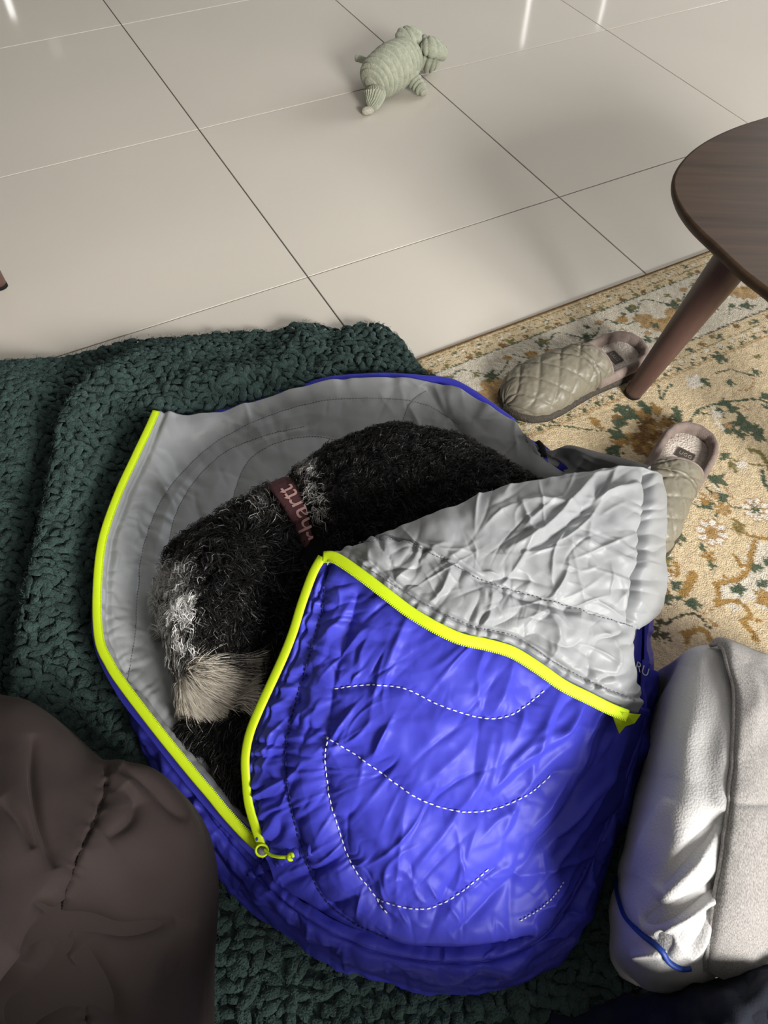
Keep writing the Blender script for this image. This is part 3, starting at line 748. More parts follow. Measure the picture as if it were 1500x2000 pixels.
# ================================================================== DOG SLEEPING BAG
bag = empty('dog_sleeping_bag', tuple(U(760, 1400, 0.03)))
tag(bag, 'blue quilted dog sleeping bag with grey lining and lime zip, folded open', 'dog bed')
bpy.context.view_layer.update()
BASE_Z = .036
class Surf:
    """finished surface, looked up by photo position to lay threads and tapes on it"""
    def __init__(s, P):
        s.P = P; s.N = gnormals(P); s.x, s.y = PX(P)
    def at(s, px, py, lift=0.0):
        k = np.argmin((s.x - px) ** 2 + (s.y - py) ** 2)
        i, j = np.unravel_index(k, s.x.shape)
        return s.P[i, j] + s.N[i, j] * lift
    def along(s, poly, n, lift):
        Q = resample(np.array(poly, float), n)
        return np.array([s.at(*q, lift) for q in Q])
def stitches(name, surf, poly, m, parent, length=.0042, gap=.0026, r=.0007, lift=.0012):
    Q = surf.along(poly, 160, lift)
    Q[1:-1] = (Q[:-2] + 2 * Q[1:-1] + Q[2:]) / 4
    L = np.concatenate([[0], np.cumsum(np.linalg.norm(np.diff(Q, axis=0), axis=1))])
    V, Fl = [], []
    t = 0.0
    while t + length < L[-1]:
        a = np.array([np.interp(t, L, Q[:, k]) for k in range(3)]); b = np.array([np.interp(t + length, L, Q[:, k]) for k in range(3)])
        d = (b - a) / (np.linalg.norm(b - a) + 1e-9)
        s_ = np.cross(d, [0, 0, 1.0]); s_ /= np.linalg.norm(s_) + 1e-9; n_ = np.cross(s_, d)
        o = len(V)
        for c, rr_ in ((a, .55), (a * .75 + b * .25, 1), (a * .25 + b * .75, 1), (b, .55)):
            for q in range(6):
                an = q * math.pi / 3
                V.append(c + r * rr_ * (s_ * math.cos(an) + n_ * math.sin(an)))
        Fl.append(gridfaces(4, 6, o, True, True))
        t += length + gap
    o = put(name, fastmesh(name, np.array(V), np.vstack(Fl), m, True), parent); o['kind'] = 'stuff'
    return o

# ---- padded base with the grey lining upwards
base_rows = [
    [(300, 810, .085), (400, 815, .062), (520, 780, .058), (640, 747, .062), (760, 739, .068), (830, 745, .07), (900, 765, .075), (965, 803, .085), (1020, 845, .09), (1062, 885, .095)],
    [(283, 848, .09), (400, 835, .062), (520, 800, .055), (640, 772, .055), (760, 764, .058), (840, 772, .06), (910, 800, .07), (985, 845, .085), (1050, 885, .09), (1090, 920, .09)],
    [(262, 895, .09), (380, 880, .05), (520, 850, .045), (640, 825, .042), (760, 815, .042), (860, 835, .05), (940, 870, .07), (1020, 905, .08), (1090, 930, .085), (1150, 950, .085)],
    [(225, 975, .09), (300, 975, .06), (450, 940, .038), (620, 900, .036), (760, 890, .036), (880, 910, .036), (980, 945, .05), (1060, 960, .06), (1150, 970, .07), (1220, 980, .08)],
    [(197, 1060, .09), (255, 1062, .068), (390, 1040, .038), (600, 1010, .036), (760, 1000, .036), (900, 1010, .036), (1030, 1020, .04), (1120, 1030, .05), (1200, 1040, .06), (1250, 1050, .07)],
    [(187, 1160, .09), (240, 1160, .068), (340, 1150, .038), (600, 1130, .036), (760, 1130, .036), (900, 1140, .036), (1030, 1140, .036), (1120, 1140, .04), (1200, 1150, .05), (1250, 1160, .06)],
    [(192, 1250, .09), (240, 1255, .07), (330, 1260, .038), (600, 1250, .036), (760, 1250, .036), (900, 1250, .036), (1030, 1250, .036), (1120, 1250, .04), (1200, 1250, .05), (1250, 1260, .06)],
    [(238, 1340, .09), (275, 1345, .07), (345, 1350, .038), (600, 1350, .036), (760, 1350, .036), (900, 1350, .036), (1030, 1350, .036), (1110, 1350, .04), (1190, 1350, .05), (1240, 1360, .06)],
    [(302, 1422, .09), (335, 1425, .07), (390, 1430, .038), (600, 1430, .036), (760, 1430, .036), (900, 1440, .036), (1000, 1440, .036), (1080, 1440, .04), (1160, 1440, .05), (1210, 1450, .055)],
    [(370, 1507, .085), (400, 1510, .062), (450, 1515, .038), (600, 1520, .036), (760, 1520, .036), (880, 1540, .036), (960, 1540, .036), (1040, 1550, .04), (1110, 1550, .045), (1150, 1560, .05)],
    [(440, 1588, .08), (465, 1590, .06), (510, 1600, .038), (620, 1610, .036), (760, 1620, .036), (860, 1630, .036), (930, 1640, .036), (990, 1650, .04), (1040, 1660, .045), (1080, 1670, .05)],
    [(512, 1660, .075), (535, 1665, .06), (570, 1680, .04), (640, 1700, .036), (760, 1720, .036), (830, 1730, .036), (890, 1730, .036), (940, 1740, .04), (980, 1750, .045), (1010, 1750, .05)]]
BP = loft(rowsU(base_rows), 330, 340)
bpx, bpy_ = PX(BP)
BN = gnormals(BP)
liner_seams = [
    [(245, 1345), (262, 1250), (270, 1150), (280, 1070), (320, 970), (400, 880), (500, 822), (620, 785), (740, 778), (830, 790), (900, 830)],
    [(318, 1260), (325, 1180), (330, 1060), (360, 970), (430, 890), (520, 850), (600, 832)],
    [(455, 1000), (462, 950), (490, 895), (550, 862), (620, 853), (680, 868)],
    [(330, 1055), (352, 1050), (376, 1046)],
    [(775, 855), (800, 790), (835, 760)]]
h = np.zeros_like(bpx); dmin = np.full_like(bpx, 1e9)
for k, sm in enumerate(liner_seams):
    d, s, sd = seamdist(bpx, bpy_, sm)
    dmin = np.minimum(dmin, d)
    amp = .0022 if k < 2 else .0012
    h += amp * np.exp(-d / 26) * (np.abs(np.sin(s / 11.0 + 2.0 * vnoise(s / 37, d / 40, k))) - .5) * (.5 + .5 * vnoise(s / 60, s * 0 + k, 2))
h += .0075 * (1 - np.exp(-dmin / 22))
drim, srim, _ = seamdist(bpx, bpy_, [p[0][:2] for p in base_rows], 160)
h += -.006 * np.exp(-((drim - 20) / 5) ** 2)                       # seam of the zip binding
h += .0018 * np.exp(-np.abs(drim - 28) / 28) * (np.abs(np.sin(srim / 8.5 + 1.5 * vnoise(srim / 30, drim / 30, 4))) - .5)
drt, srt, _ = seamdist(bpx, bpy_, [p[:2] for p in base_rows[0]], 160)
h += .0025 * np.exp(-drt / 30) * np.sin(srt / 13 + 3 * vnoise(srt / 50, drt / 40, 6))
h += creases(bpx, bpy_, 60, (190, 800, 460, 1400), 55, 35, 45, 4.5, .0032, 11)
h += creases(bpx, bpy_, 26, (420, 740, 900, 860), 60, 40, 35, 5, .003, 12)
h += creases(bpx, bpy_, 40, (820, 750, 1150, 960), 70, 35, 50, 7, .006, 13)
h += crease_line(bpx, bpy_, [(830, 750), (860, 800), (900, 850), (930, 900)], 10, -.014)
h += crease_line(bpx, bpy_, [(1050, 830), (1010, 860), (970, 900)], 9, -.012)
h += .002 * fbm(bpx / 60, bpy_ / 60, 3, 21)
LP = BP + BN * h[..., None]
lining = shell('base_pad', LP, MT['grey'], bag, .012, BN, BP, back=MT['blue'], ring_back=True)
S_base = Surf(LP)
for k, sm in enumerate(liner_seams):
    stitches('lining_stitching', S_base, sm, MT['grey_thread'], lining, .003, .0016, .0006, .0004)
# blue shell edge peeping out behind the lining along the far rim
fe = [(405, 812, .055), (480, 790, .05), (520, 773, .05), (580, 757, .05), (640, 741, .055), (700, 735, .06), (760, 733, .062), (830, 738, .066), (880, 744, .07), (925, 768, .075), (970, 800, .08), (1000, 822, .082)]
ribbon('shell_edge', resample(np.array([U(p[0], p[1] + 3, p[2] - .006) for p in fe]), 120), MT['blue'], bag, .008, .005, seg=12)

# ---- blue shell: outer wall round the foot end
inner = [(232, 1328, .088), (300, 1422, .086), (370, 1507, .082), (440, 1590, .076), (512, 1664, .072), (560, 1735, .078), (650, 1795, .085), (760, 1835, .085), (880, 1848, .08), (980, 1832, .07), (1060, 1785, .065), (1120, 1700, .065), (1180, 1590, .08), (1228, 1480, .10), (1258, 1390, .125), (1268, 1290, .15)]
outer = [(240, 1355, .035), (278, 1462, .03), (330, 1550, .03), (392, 1650, .03), (440, 1730, .03), (530, 1806, .03), (640, 1880, .03), (780, 1933, .03), (900, 1945, .03), (1010, 1925, .03), (1100, 1868, .03), (1152, 1785, .03), (1190, 1680, .03), (1238, 1570, .03), (1275, 1460, .03), (1290, 1330, .03)]
rowsW = []
for f, bz in ((0, 0), (.3, .022), (.6, .03), (.85, .022), (1.0, .0)):
    rowsW.append([(a[0] + (b[0] - a[0]) * f, a[1] + (b[1] - a[1]) * f, a[2] + (b[2] - a[2]) * f + bz * (1 if k > 4 else .45)) for k, (a, b) in enumerate(zip([(q[0] - (4 if j < 5 else 0), q[1] + (5 if j < 5 else 0), q[2] - (.010 if j < 5 else 0)) for j, q in enumerate(inner)], outer))])
rowsW.append([DR(*b, .012, 0, 0) for b in outer])
WP = loft(rowsU(rowsW), 110, 900)
wx, wy = PX(WP); WN = gnormals(WP)
vv = np.linspace(0, 1, 110)[:, None] * np.ones((1, 900)); ss = np.cumsum(np.linalg.norm(np.diff(WP[40], axis=0, prepend=WP[40][:1]), axis=1))[None, :] * np.ones((110, 1)) * 1000
h = np.zeros_like(wx)
for c, ww in ((.17, .045), (.52, .05)):
    h += -.010 * np.exp(-np.abs(vv - c) / ww)
    h += .0045 * np.exp(-np.abs(vv - c) / .16) * (np.abs(np.sin(ss / 7.5 + 2.6 * vnoise(ss / 26, vv * 3, 5) + (vv - c) * 3)) - .5) * (.55 + .45 * vnoise(ss / 40, vv * 2, 8))
h += .0035 * np.sin(ss / 13 + 5 * vnoise(ss / 60, vv * 2.0, 2) + vv * 7) * np.exp(-((vv - .3) / .3) ** 2)
h += creases(wx, wy, 150, (230, 1330, 1280, 1950), 65, 45, 30, 5, .0055, 14)
h += .003 * fbm(ss / 35, vv * 4, 3, 12)
h *= np.clip((1 - vv) / .1, 0, 1)
WS = WP + WN * h[..., None]
shell('shell_wall', WS, MT['blue'], bag, .008, WN, WP)
S_wall = Surf(WS)

# ---- blue cover lying over the dog
cov = [
    [(635, 1086, .235), (740, 1052, .245), (860, 1008, .25), (950, 968, .25), (1060, 942, .25), (1160, 925, .245), (1258, 917, .235)],
    [(622, 1115, .23), (750, 1115, .245), (860, 1105, .25), (960, 1090, .25), (1080, 1070, .245), (1180, 1060, .235), (1266, 1050, .205)],
    [(597, 1180, .215), (720, 1200, .235), (850, 1220, .24), (980, 1220, .235), (1100, 1210, .225), (1190, 1210, .205), (1268, 1195, .17)],
    [(558, 1290, .185), (690, 1310, .215), (830, 1330, .225), (970, 1340, .22), (1090, 1340, .205), (1190, 1335, .18), (1264, 1325, .135)],
    [(513, 1390, .155), (650, 1420, .19), (800, 1440, .205), (950, 1450, .2), (1080, 1450, .185), (1175, 1450, .15), (1243, 1440, .10)],
    [(487, 1480, .125), (620, 1520, .165), (780, 1550, .18), (930, 1560, .175), (1050, 1560, .16), (1135, 1560, .125), (1198, 1555, .08)],
    [(491, 1570, .1), (610, 1610, .14), (760, 1650, .155), (900, 1665, .15), (1015, 1660, .13), (1095, 1655, .105), (1150, 1650, .075)],
    [(517, 1652, .082), (620, 1700, .115), (750, 1742, .128), (880, 1755, .124), (985, 1750, .107), (1050, 1745, .09), (1098, 1740, .072)],
    [(535, 1700, .08), (645, 1772, .098), (760, 1812, .105), (880, 1825, .102), (975, 1812, .09), (1030, 1800, .08), (1068, 1792, .07)],
    [(548, 1722, .072), (650, 1797, .078), (760, 1838, .08), (880, 1850, .078), (975, 1835, .068), (1028, 1815, .062), (1066, 1800, .058)]]
CP = loft(rowsU(cov), 395, 395)
cx, cy = PX(CP); CN = gnormals(CP)
chan = [(700, 1165), (672, 1270), (655, 1345), (640, 1440), (637, 1500), (650, 1580), (682, 1675), (735, 1755), (765, 1790)]
chan2 = [(640, 1105), (628, 1200), (600, 1300), (565, 1420), (560, 1500), (575, 1600), (592, 1660), (630, 1750), (690, 1800), (760, 1832)]
s1 = [(655, 1345), (720, 1338), (790, 1345), (860, 1378), (940, 1402), (990, 1398), (1030, 1375), (1070, 1340)]
s2 = [(640, 1440), (690, 1470), (760, 1520), (830, 1565), (900, 1583), (960, 1580), (1030, 1550), (1082, 1505)]
s3 = [(735, 1755), (800, 1772), (850, 1768), (900, 1740), (960, 1690)]
s5 = [(770, 1172), (820, 1212), (880, 1238), (945, 1250)]
zipedge = [p[0][:2] for p in cov[:8]]
h = np.zeros_like(cx); dmin = np.full_like(cx, 1e9)
for k, (sm, wd) in enumerate(((chan, 20), (s1, 24), (s2, 24), (s3, 22), (s5, 18), (chan2, 18))):
    d, s, sd = seamdist(cx, cy, sm)
    dmin = np.minimum(dmin, d * (24 / wd))
    pk = .0028 if k in (0, 5) else .0016
    h += pk * np.exp(-d / 20) * (np.abs(np.sin(s / 9.5 + 2.4 * vnoise(s / 30, d / 25, k + 3))) - .5) * (.5 + .5 * vnoise(s / 45, d * 0 + k, 4))
h += .0085 * (1 - np.exp(-dmin / 24))
# gathered channels beside the zip
dz, sz, _ = seamdist(cx, cy, zipedge, 160)
dch, sch, sidech = seamdist(cx, cy, chan, 160)
gath = np.exp(-((dz - 45) / 55) ** 2) * (dz < 170) * (sidech > -2)
gath = np.exp(-dz / 75)
h += .0085 * gath * (np.abs(np.sin(sz / 19 + dz / 30 + 2.6 * vnoise(sz / 55, dz / 60, 11))) - .45) * (.6 + .5 * vnoise(sz / 50, dz / 70, 13))
h += .003 * gath * np.sin(sz / 7 + dz / 22 + 3 * vnoise(sz / 30, dz / 40, 15))
h += -.005 * np.exp(-((dz - 17) / 3.5) ** 2)
# long soft pulls across the middle, sharp small ones near the right edge
h += creases(cx, cy, 46, (640, 1180, 1130, 1760), -58, 16, 95, 6, .0040, 15)
h += creases(cx, cy, 70, (500, 1120, 760, 1700), -48, 18, 42, 4, .0052, 16)
h += creases(cx, cy, 26, (960, 1380, 1230, 1760), -55, 14, 110, 7, .006, 17)
h += creases(cx, cy, 40, (560, 1680, 1060, 1850), 75, 30, 30, 5, .004, 18)
for pl, w_, a_ in (([(1190, 1400), (1140, 1500), (1080, 1600), (1000, 1700)], 8, -.010), ([(1215, 1420), (1170, 1520), (1100, 1640), (1030, 1740)], 7, .008), ([(1000, 1700), (940, 1770), (880, 1820)], 9, -.008), ([(700, 1600), (800, 1690), (860, 1740)], 14, .003), ([(960, 1420), (930, 1520), (880, 1600), (800, 1700)], 10, .005), ([(770, 1400), (740, 1460), (700, 1500)], 8, .004), ([(800, 1200), (760, 1300), (720, 1380)], 9, .005), ([(1000, 1275), (990, 1330), (960, 1400)], 9, .004), ([(1150, 1340), (1090, 1420), (1040, 1460), (950, 1540)], 8, .005), ([(560, 1720), (620, 1700), (680, 1660)], 7, -.007), ([(700, 1745), (640, 1775), (600, 1790)], 7, -.006)):
    h += crease_line(cx, cy, pl, w_, a_)
h += .0025 * fbm(cx / 70, cy / 70, 3, 31)
ve = np.linspace(0, 1, 395)[None, :] * np.ones((395, 1))
ue = np.linspace(0, 1, 395)[:, None] * np.ones((1, 395))
h *= np.clip(ve / .025, .15, 1) * np.clip((1 - ue) / .04, 0, 1)
_lx = [635, 700, 800, 900, 1000, 1100, 1190, 1252]; _ly = [1094, 1116, 1190, 1242, 1268, 1332, 1376, 1392]
_cv = np.clip((np.interp(cx, _lx, _ly) - 8 - cy) / 14, 0, 1) * (cx > 648)
h = h * (1 - .85 * _cv) - .010 * _cv
CS_ = CP + CN * h[..., None]
# the right-hand side turns down in a steep roll
cover = shell('cover', CS_, MT['blue'], bag, .012, CN, CP, back=MT['grey'])
S_cov = Surf(CS_)
stitches('quilt_stitching', S_cov, s1, MT['white_thread'], cover)
stitches('quilt_stitching', S_cov, s2, MT['white_thread'], cover)
stitches('quilt_stitching', S_cov, s3, MT['white_thread'], cover)
stitches('quilt_stitching', S_cov, chan[3:], MT['white_thread'], cover)
stitches('quilt_stitching', S_cov, s5, MT['white_thread'], cover, .002, .003, .0005)
stitches('quilt_stitching', S_cov, [(1100, 1722), (1080, 1752), (1050, 1778), (1015, 1798)], MT['white_thread'], cover, .0028, .0022, .0007)
stitches('channel_stitching', S_cov, chan2, MT['navy_thread'], cover, .004, .002, .0008)
# right flank of the cover, hanging down to the wall
rf = [[(1258, 917, .235), (1268, 1000, .21), (1272, 1100, .195), (1270, 1195, .168), (1266, 1325, .135), (1245, 1440, .10), (1200, 1555, .08), (1152, 1650, .072), (1100, 1740, .068), (1068, 1792, .06)]]
rf.append([DR(p[0], p[1], p[2], max(p[2] - .055, .045), .022, 0) for p in rf[0]])
rf.append([DR(p[0], p[1], p[2], max(p[2] - .13, .035), .03, 0) for p in rf[0]])
rf.append([DR(p[0], p[1], p[2], .03, .028, 0) for p in rf[0]])
FPk = loft(rowsU(rf), 60, 220); fx, fy = PX(FPk); FNk = gnormals(FPk, False)
if FNk[..., 0].mean() < 0: FNk = -FNk
FSk = FPk + FNk * (.003 * fbm(fx / 30, fy / 30, 3, 8) + creases(fx, fy, 40, (1060, 1000, 1290, 1800), 80, 20, 40, 5, .004, 19))[..., None]
shell('cover_side', FSk, MT['blue'], bag, .006, FNk, FPk)
# zip end tab and the pleated hem below the zip
hemc = [(608, 1658), (585, 1662), (560, 1672), (540, 1682)]
hem = np.vstack([S_cov.along(hemc, 14, -.001), S_wall.along([(522, 1690), (502, 1702), (488, 1716)], 12, .0005)])
hem = resample(hem[::3], 60)
ribbon('zip_end_hem', hem, MT['blue'], bag, .0060, .0042, seg=12, taper=1 + .12 * np.sin(np.arange(60) * 1.9))

# ---- turned-back flap, lining outwards
flap = [
    [(635, 1087, .243), (740, 1052, .254), (860, 1008, .259), (950, 968, .259), (1060, 942, .259), (1160, 924, .254), (1240, 912, .247), (1272, 925, .215)],
    [(636, 1088, .25), (740, 1066, .264), (860, 1036, .27), (950, 1008, .27), (1060, 984, .27), (1160, 970, .264), (1245, 965, .25), (1284, 975, .205)],
    [(637, 1090, .252), (735, 1085, .266), (850, 1080, .273), (945, 1075, .272), (1050, 1070, .27), (1150, 1065, .262), (1235, 1065, .245), (1285, 1075, .195)],
    [(639, 1091, .253), (725, 1105, .264), (830, 1128, .27), (930, 1146, .267), (1030, 1160, .262), (1130, 1175, .25), (1222, 1190, .232), (1279, 1175, .185)],
    [(641, 1092, .253), (715, 1114, .262), (818, 1160, .266), (918, 1192, .262), (1018, 1212, .254), (1118, 1235, .24), (1200, 1255, .218), (1226, 1244, .204)],
    [(642, 1093, .252), (708, 1116, .26), (808, 1182, .262), (908, 1226, .256), (1008, 1250, .246), (1108, 1290, .23), (1190, 1320, .206), (1226, 1325, .19)],
    [(640, 1094, .25), (700, 1116, .256), (800, 1190, .256), (900, 1242, .25), (1000, 1268, .24), (1100, 1332, .22), (1188, 1376, .196), (1246, 1392, .178)]]
FP = loft(rowsU(flap), 340, 390); qx, qy = PX(FP); FN = gnormals(FP)
fs1 = [(700, 1060), (780, 1056), (872, 1098), (946, 1136), (1030, 1160), (1130, 1190), (1236, 1222)]
fs2 = [(1252, 930), (1250, 980), (1240, 1060), (1228, 1140), (1222, 1205)]
lime_low = [p[:2] for p in flap[-1]]
h = np.zeros_like(qx)
d, s, sd = seamdist(qx, qy, fs1)
h += .010 * (1 - np.exp(-d / 20)) + np.where(sd < 0, .004 * np.exp(-d / 14), 0)
h += .006 * np.exp(-d / 34) * (np.abs(np.sin(s / 15 + 2.5 * vnoise(s / 45, d / 40, 2))) - .5) * (sd > 0)
d2, s2_, sd2 = seamdist(qx, qy, fs2)
h += -.018 * np.exp(-(d2 / 6) ** 2) + .0045 * np.exp(-d2 / 22) * (np.abs(np.sin(s2_ / 9 + 2 * vnoise(s2_ / 30, d2 / 30, 7))) - .4)
d3, s3_, _ = seamdist(qx, qy, lime_low, 160)
h += -.0045 * np.exp(-((d3 - 24) / 4) ** 2) + .0016 * np.exp(-np.abs(d3 - 14) / 14) * np.sin(s3_ / 4.6 + 2 * vnoise(s3_ / 20, d3 / 20, 9))
h += .005 * np.exp(-np.abs(d3 - 40) / 40) * (np.abs(np.sin(s3_ / 21 + 2.6 * vnoise(s3_ / 60, d3 / 60, 10))) - .5)
h += creases(qx, qy, 60, (760, 930, 1240, 1200), -38, 25, 60, 3.4, .0034, 22)
h += creases(qx, qy, 40, (800, 960, 1240, 1200), 25, 40, 40, 3.0, .0026, 23)
h += creases(qx, qy, 50, (700, 1090, 1240, 1380), 65, 35, 32, 3.6, .0032, 44)
for pl, w_, a_ in (([(1180, 925), (1120, 980), (1060, 1040), (980, 1085)], 7, .009), ([(1190, 940), (1140, 1000), (1060, 1065), (1010, 1085)], 6, -.007), ([(1240, 955), (1180, 975), (1130, 1000)], 6, .007), ([(1010, 988), (1080, 992), (1130, 1000)], 5, .006), ([(1015, 990), (1030, 1030), (1040, 1050)], 5, .005), ([(780, 1060), (850, 1080), (930, 1125), (960, 1135)], 6, .006), ([(1100, 1050), (1160, 1075), (1220, 1110)], 8, .005), ([(930, 1140), (1010, 1130), (1080, 1150)], 7, -.006), ([(960, 1150), (1030, 1175), (1130, 1200)], 7, -.007), ([(1060, 1190), (1080, 1240), (1070, 1290)], 7, .006), ([(1160, 1215), (1190, 1270), (1180, 1340)], 7, .006), ([(880, 1110), (860, 1160), (830, 1190)], 6, .006), ([(960, 1150), (950, 1200), (930, 1230)], 7, .006)):
    h += crease_line(qx, qy, pl, w_, a_)
h += .003 * fbm(qx / 60, qy / 60, 3, 41)
fade = np.clip(np.linspace(0, 1, 390) / .12, 0, 1)[None, :] * np.clip(np.linspace(0, 1, 340) / .03, .2, 1)[:, None]
h *= fade * np.clip(d3 / 14, .05, 1)
FS = FP + FN * h[..., None]
fl = shell('turned_back_flap', FS, MT['grey'], bag, .008, FN, FP, back=MT['blue'])
S_flap = Surf(FS)
stitches('flap_stitching', S_flap, [(700, 1096), (800, 1164), (900, 1216), (1000, 1243), (1100, 1306), (1190, 1350), (1246, 1370)], MT['grey_thread'], fl, .003, .002, .0006)
stitches('flap_stitching', S_flap, fs1, MT['grey_thread'], fl, .003, .002, .0006)
# shaded inside wall between base and cover on the far right
iw = [[(1045, 868, .095), (1075, 880, .10), (1100, 874, .12), (1150, 885, .16), (1205, 902, .20), (1262, 918, .228)],
      [(1040, 890, .085), (1075, 905, .088), (1110, 905, .10), (1155, 915, .14), (1210, 930, .17), (1258, 945, .2)],
      [(1030, 925, .07), (1070, 945, .07), (1110, 950, .08), (1155, 960, .1), (1205, 970, .12), (1250, 985, .14)],
      [(1010, 980, .05), (1060, 1000, .05), (1110, 1005, .05), (1150, 1010, .06), (1195, 1020, .07), (1240, 1040, .08)]]
IP = loft(rowsU(iw), 70, 130); ix, iy = PX(IP); INn = gnormals(IP)
IS = IP + INn * (creases(ix, iy, 26, (1040, 870, 1250, 960), 20, 40, 35, 5, .005, 25) + crease_line(ix, iy, [(1060, 900), (1100, 915), (1140, 945)], 6, .006) + crease_line(ix, iy, [(1150, 890), (1130, 920), (1100, 940)], 6, .005) + .002 * fbm(ix / 30, iy / 30, 2, 3))[..., None]
shell('inner_wall', IS, MT['grey'], bag, .008, INn, IP, back=MT['blue'])
tb = np.array([U(1049, 862, .10), U(1058, 872, .10), U(1062, 892, .098)])
ribbon('webbing_tab', resample(tb, 8), MT['black_tag'], bag, .0045, .0015)

# ---- zip tapes with teeth
def zip_tape(name, poly3, parent, w=.0042, h=.0022, teeth=True, side=1, tilt=(0, -.35, 1)):
    Q = resample(np.array(poly3), 240)
    t = ribbon(name, Q, MT['lime'], parent, w, h, up=tilt, seg=12, power=3)
    if teeth:
        Tq = frames(Q); S_ = np.cross(Tq, np.array(tilt, float)); S_ /= np.linalg.norm(S_, axis=1, keepdims=True)
        L = np.concatenate([[0], np.cumsum(np.linalg.norm(np.diff(Q, axis=0), axis=1))])
        n = int(L[-1] / .0021)
        V, Fl = [], []
        cube = np.array([[x, y, z] for x in (-1, 1) for y in (-1, 1) for z in (-1, 1)], float)
        cf = np.array([[0, 1, 3, 2], [4, 6, 7, 5], [0, 4, 5, 1], [2, 3, 7, 6], [0, 2, 6, 4], [1, 5, 7, 3]])
        for k in range(n):
            q = L[-1] * (k + .5) / n
            c = np.array([np.interp(q, L, Q[:, a]) for a in range(3)]); i = min(len(Q) - 1, int(np.searchsorted(L, q)))
            up = np.cross(S_[i], Tq[i])
            c = c + S_[i] * side * (w * .95) + up * h * .4
            V.append(c + cube[:, :1] * Tq[i] * .0006 + cube[:, 1:2] * S_[i] * .0012 + cube[:, 2:] * up * .0009)
            Fl.append(cf + 8 * k)
        o = put('zip_teeth', fastmesh('zip_teeth', np.vstack(V), np.vstack(Fl), MT['lime'], False), t); o['kind'] = 'stuff'
    return t
zl = [(302, 806, .093), (288, 838, .098), (262, 893, .10), (226, 972, .10), (197, 1060, .10), (187, 1160, .10), (191, 1250, .10), (212, 1300, .10), (238, 1340, .10), (302, 1424, .099), (370, 1508, .094), (410, 1555, .09), (440, 1592, .087), (480, 1635, .083), (513, 1663, .081)]
zl = [(x + 2, y - 2, z + .003) for x, y, z in zl]
zip_tape('base_zip', [U(*p) for p in zl], bag, .0052, .0025, True, -1, (0.1, -.2, 1))
zc = [(632, 1088, .246), (614, 1120, .24), (592, 1180, .225), (575, 1235, .21), (553, 1290, .195), (508, 1388, .166), (490, 1435, .15), (482, 1480, .135), (484, 1530, .122), (489, 1572, .11), (503, 1620, .1), (516, 1660, .09)]
zip_tape('cover_zip', [U(p[0] - 3, p[1], p[2] + .004) for p in zc], bag, .0052, .0020, False, 1, (-.45, -.3, 1))
zf = [(632, 1086, .256), (655, 1088, .262), (700, 1117, .267), (750, 1155, .268), (800, 1193, .266), (850, 1223, .264), (900, 1246, .259), (950, 1257, .254), (1000, 1272, .249), (1050, 1302, .24), (1100, 1337, .229), (1150, 1362, .217), (1190, 1382, .205), (1225, 1396, .195)]
zip_tape('flap_zip', [U(p[0], p[1] + 1, p[2] + .003) for p in zf], bag, .0056, .0018, True, 1, (0, -.5, 1))
# free end of the zip tape, folded to a point
tp_ = [U(1186, 1376, .205), U(1252, 1395, .192), U(1240, 1412, .185), U(1222, 1418, .182), U(1210, 1433, .178), U(1197, 1398, .195), U(1217, 1392, .205)]
bm = bmesh.new()
tv = [bm.verts.new(p) for p in tp_] + [bm.verts.new(p - np.array([0, 0, .0016])) for p in tp_]
for fidx in ((0, 6, 5), (6, 4, 5), (6, 3, 4), (6, 1, 2), (6, 2, 3)):
    bm.faces.new([tv[k] for k in fidx]); bm.faces.new([tv[k + 7] for k in fidx[::-1]])
for a, b in ((0, 5), (5, 4), (4, 3), (3, 2), (2, 1), (1, 6), (6, 0)): bm.faces.new([tv[a], tv[b], tv[b + 7], tv[a + 7]])
bmesh.ops.recalc_face_normals(bm, faces=bm.faces)
me = bpy.data.meshes.new('zip_end_tab'); bm.to_mesh(me); bm.free(); me.materials.append(MT['lime']); put('zip_end_tab', me, bag)
# slider and cord pull
sl = U(512, 1662, .096)
a_ = np.linspace(0, 2 * math.pi, 25)
ringq = np.array([sl + np.array([.0062 * math.cos(t), .0052 * math.sin(t), .003 + .002 * math.sin(t)]) for t in a_])
slider = ribbon('zip_slider', [sl + np.array([-.004, .004, -.001]), sl + np.array([0, 0, .0015]), sl + np.array([.004, -.004, -.001])], MT['grey_thread'], bag, .0045, .0025, seg=12)
ribbon('slider_ring', ringq, MT['lime'], slider, .0013, .0013, seg=8)
_ke = S_cov.at(572, 1668, .006)
cq = resample(np.array([sl + np.array([.003, 0, .006]), S_cov.at(540, 1664, .007), S_cov.at(556, 1668, .007), _ke]), 20)
pull = ribbon('cord_pull', cq, MT['lime'], slider, .0017, .0017, seg=8)
kq = np.array([_ke + .0024 * np.array([math.cos(t) * 1.0, math.sin(t) * 1.2, .5 * math.sin(2 * t)]) for t in np.linspace(0, 5.5, 20)])
ribbon('cord_knot', kq, MT['lime'], pull, .0017, .0017, seg=8)
